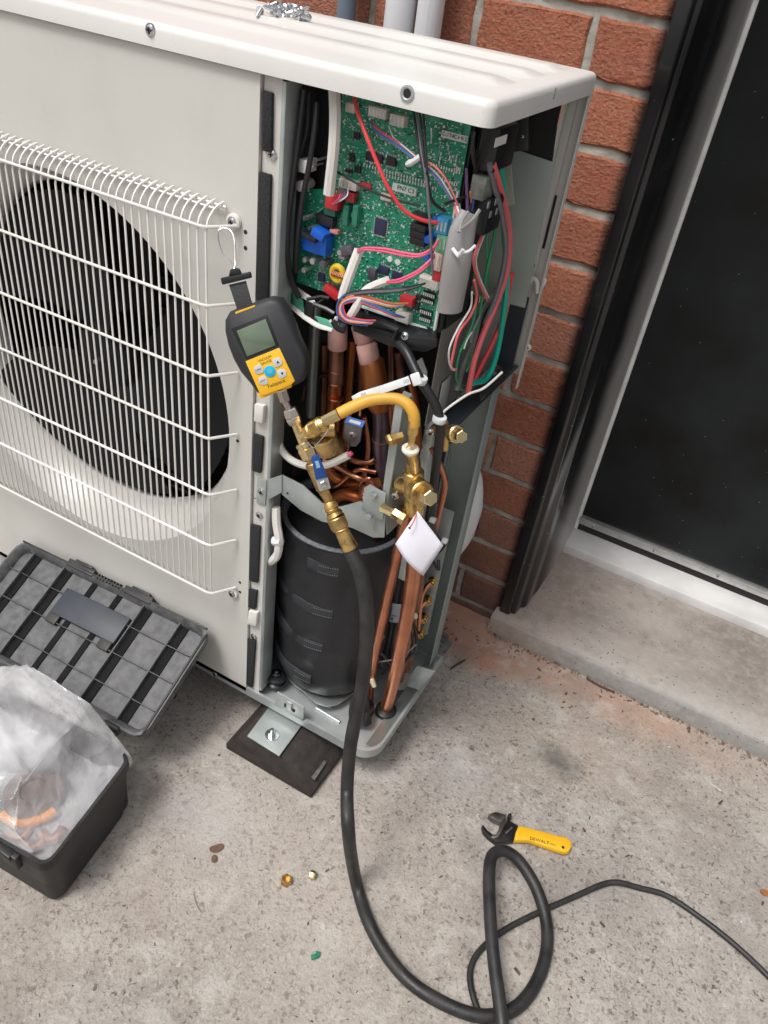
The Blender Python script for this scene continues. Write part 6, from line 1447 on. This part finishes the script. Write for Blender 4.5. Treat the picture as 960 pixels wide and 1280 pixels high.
# ================================================================== LOOSE SCREWS ON THE LID
m = MB(); m.lathe((0, 0, 0), (0, 0, 1), [(.0052, 0), (.0054, .0008), (.0038, .0030), (.0015, .0036)], 12); m.lathe((0, 0, 0), (0, 0, -1), [(.0021 + .0004 * (k % 2), k * .0009) for k in range(13)] + [(.0006, .0138)], 8)
sme = m.mesh('loose_screw', STEEL)
r = random.Random(5); c0 = W(356, 20, H + .028, 'z')
for k in range(20):
    o = bpy.data.objects.new('loose_screw', sme)
    o.location = c0 + Vector((r.gauss(0, .014), r.gauss(0, .009), r.uniform(.002, .010))); o.rotation_euler = (PI / 2 + r.uniform(-.4, .4), r.uniform(-.3, .3), r.uniform(0, 6.3))
    put(o, None, 'zinc machine screw in the loose pile on top of the heat pump lid', 'screw', 'loose screws piled on the lid')
c = W(255, 13, H + .0285, 'z'); 
# ================================================================== PIPES BEHIND
PVC = M('white_pvc', (.68, .68, .70), .42, var=.06, vscale=8); 
def vpipe(name, px, y, r_, mat, label, cat, pts2=None):
    p = W(px, 0, y); q = [Vector((p.x, y, 1.7)), Vector((p.x, y, 1.2)), Vector((p.x, y, .7))] + (pts2 or [Vector((p.x, y, .2)), Vector((p.x, y, GZ + .01))])
    o = thing(name, (p.x, y, GZ), label, cat); MB().tube(spline(q, 6), r_, 28).build('tube', mat, o, smooth=60); return o, p
o1, p1 = vpipe('white_pipe', 502, .490, .0235, PVC, 'white pipe with black lettering rising behind the lid, left of the creased one', 'pipe')
T90 = Matrix(((0, 0, -1), (0, 0, 0), (1, 0, 0)))
RT = Matrix((Vector((0, 0, 1)), Vector((-1, 0, 0)), Vector((0, -1, 0)))).transposed()
text('print', 'NV   AN', .012, MATS['dark_void'], (p1.x + .001, .490 - .0238, 1.055), RT, o1, .0002)
o2, p2 = vpipe('white_pipe', 540, .485, .020, M('white_ribbed_wrap', (.66, .66, .68), .5, bump=.6, bscale=30, stretch=(6, 6, .4)), 'white pipe with vertical creases rising behind the lid, right of the lettered one', 'pipe',
             [Vector((-.29, .47, .52)), Vector((-.20, .45, .40)), Vector((-.125, .44, .31)), Vector((-.095, .435, .21)), Vector((-.105, .43, .10)), Vector((-.145, .42, .02)), Vector((-.165, .41, -.06))])
o3, p3 = vpipe('grey_conduit', 434, .490, .0150, M('conduit_grey', (.16, .20, .25), .5), 'blue-grey conduit with ridged collar behind the lid, left of the white pipes', 'conduit')
for k in range(5): MB().lathe((p3.x, .490, 1.02 + k * .012), (0, 0, 1), [(.0150, 0), (.0180, .002), (.0180, .007), (.0150, .009)], 24).build('collar_ridge', MATS['conduit_grey'], o3)
# soft white drain sleeve that hangs behind the lower right corner
m = MB(); rows = []; K = 20
cs = [((-.085, .43, .335), .02), ((-.080, .43, .30), .034), ((-.078, .43, .24), .045), ((-.082, .425, .17), .044), ((-.100, .415, .10), .036), ((-.118, .41, .04), .028), ((-.128, .405, -.03), .022), ((-.132, .40, -.08), .020)]
sp_ = spline([c for c, _ in cs], 5); rr = ip([q for _, q in cs], 5)
ws = thing('white_drain_sleeve', (-.13, .40, GZ), 'bulging white plastic sleeve hanging behind the lower right corner of the heat pump', 'sleeve')
MB().tube(sp_, rr, 28, flat=.8).build('sleeve', M('white_sleeve', (.70, .71, .73), .45, var=.05, vscale=10, bump=.3, bscale=18), ws, smooth=60)
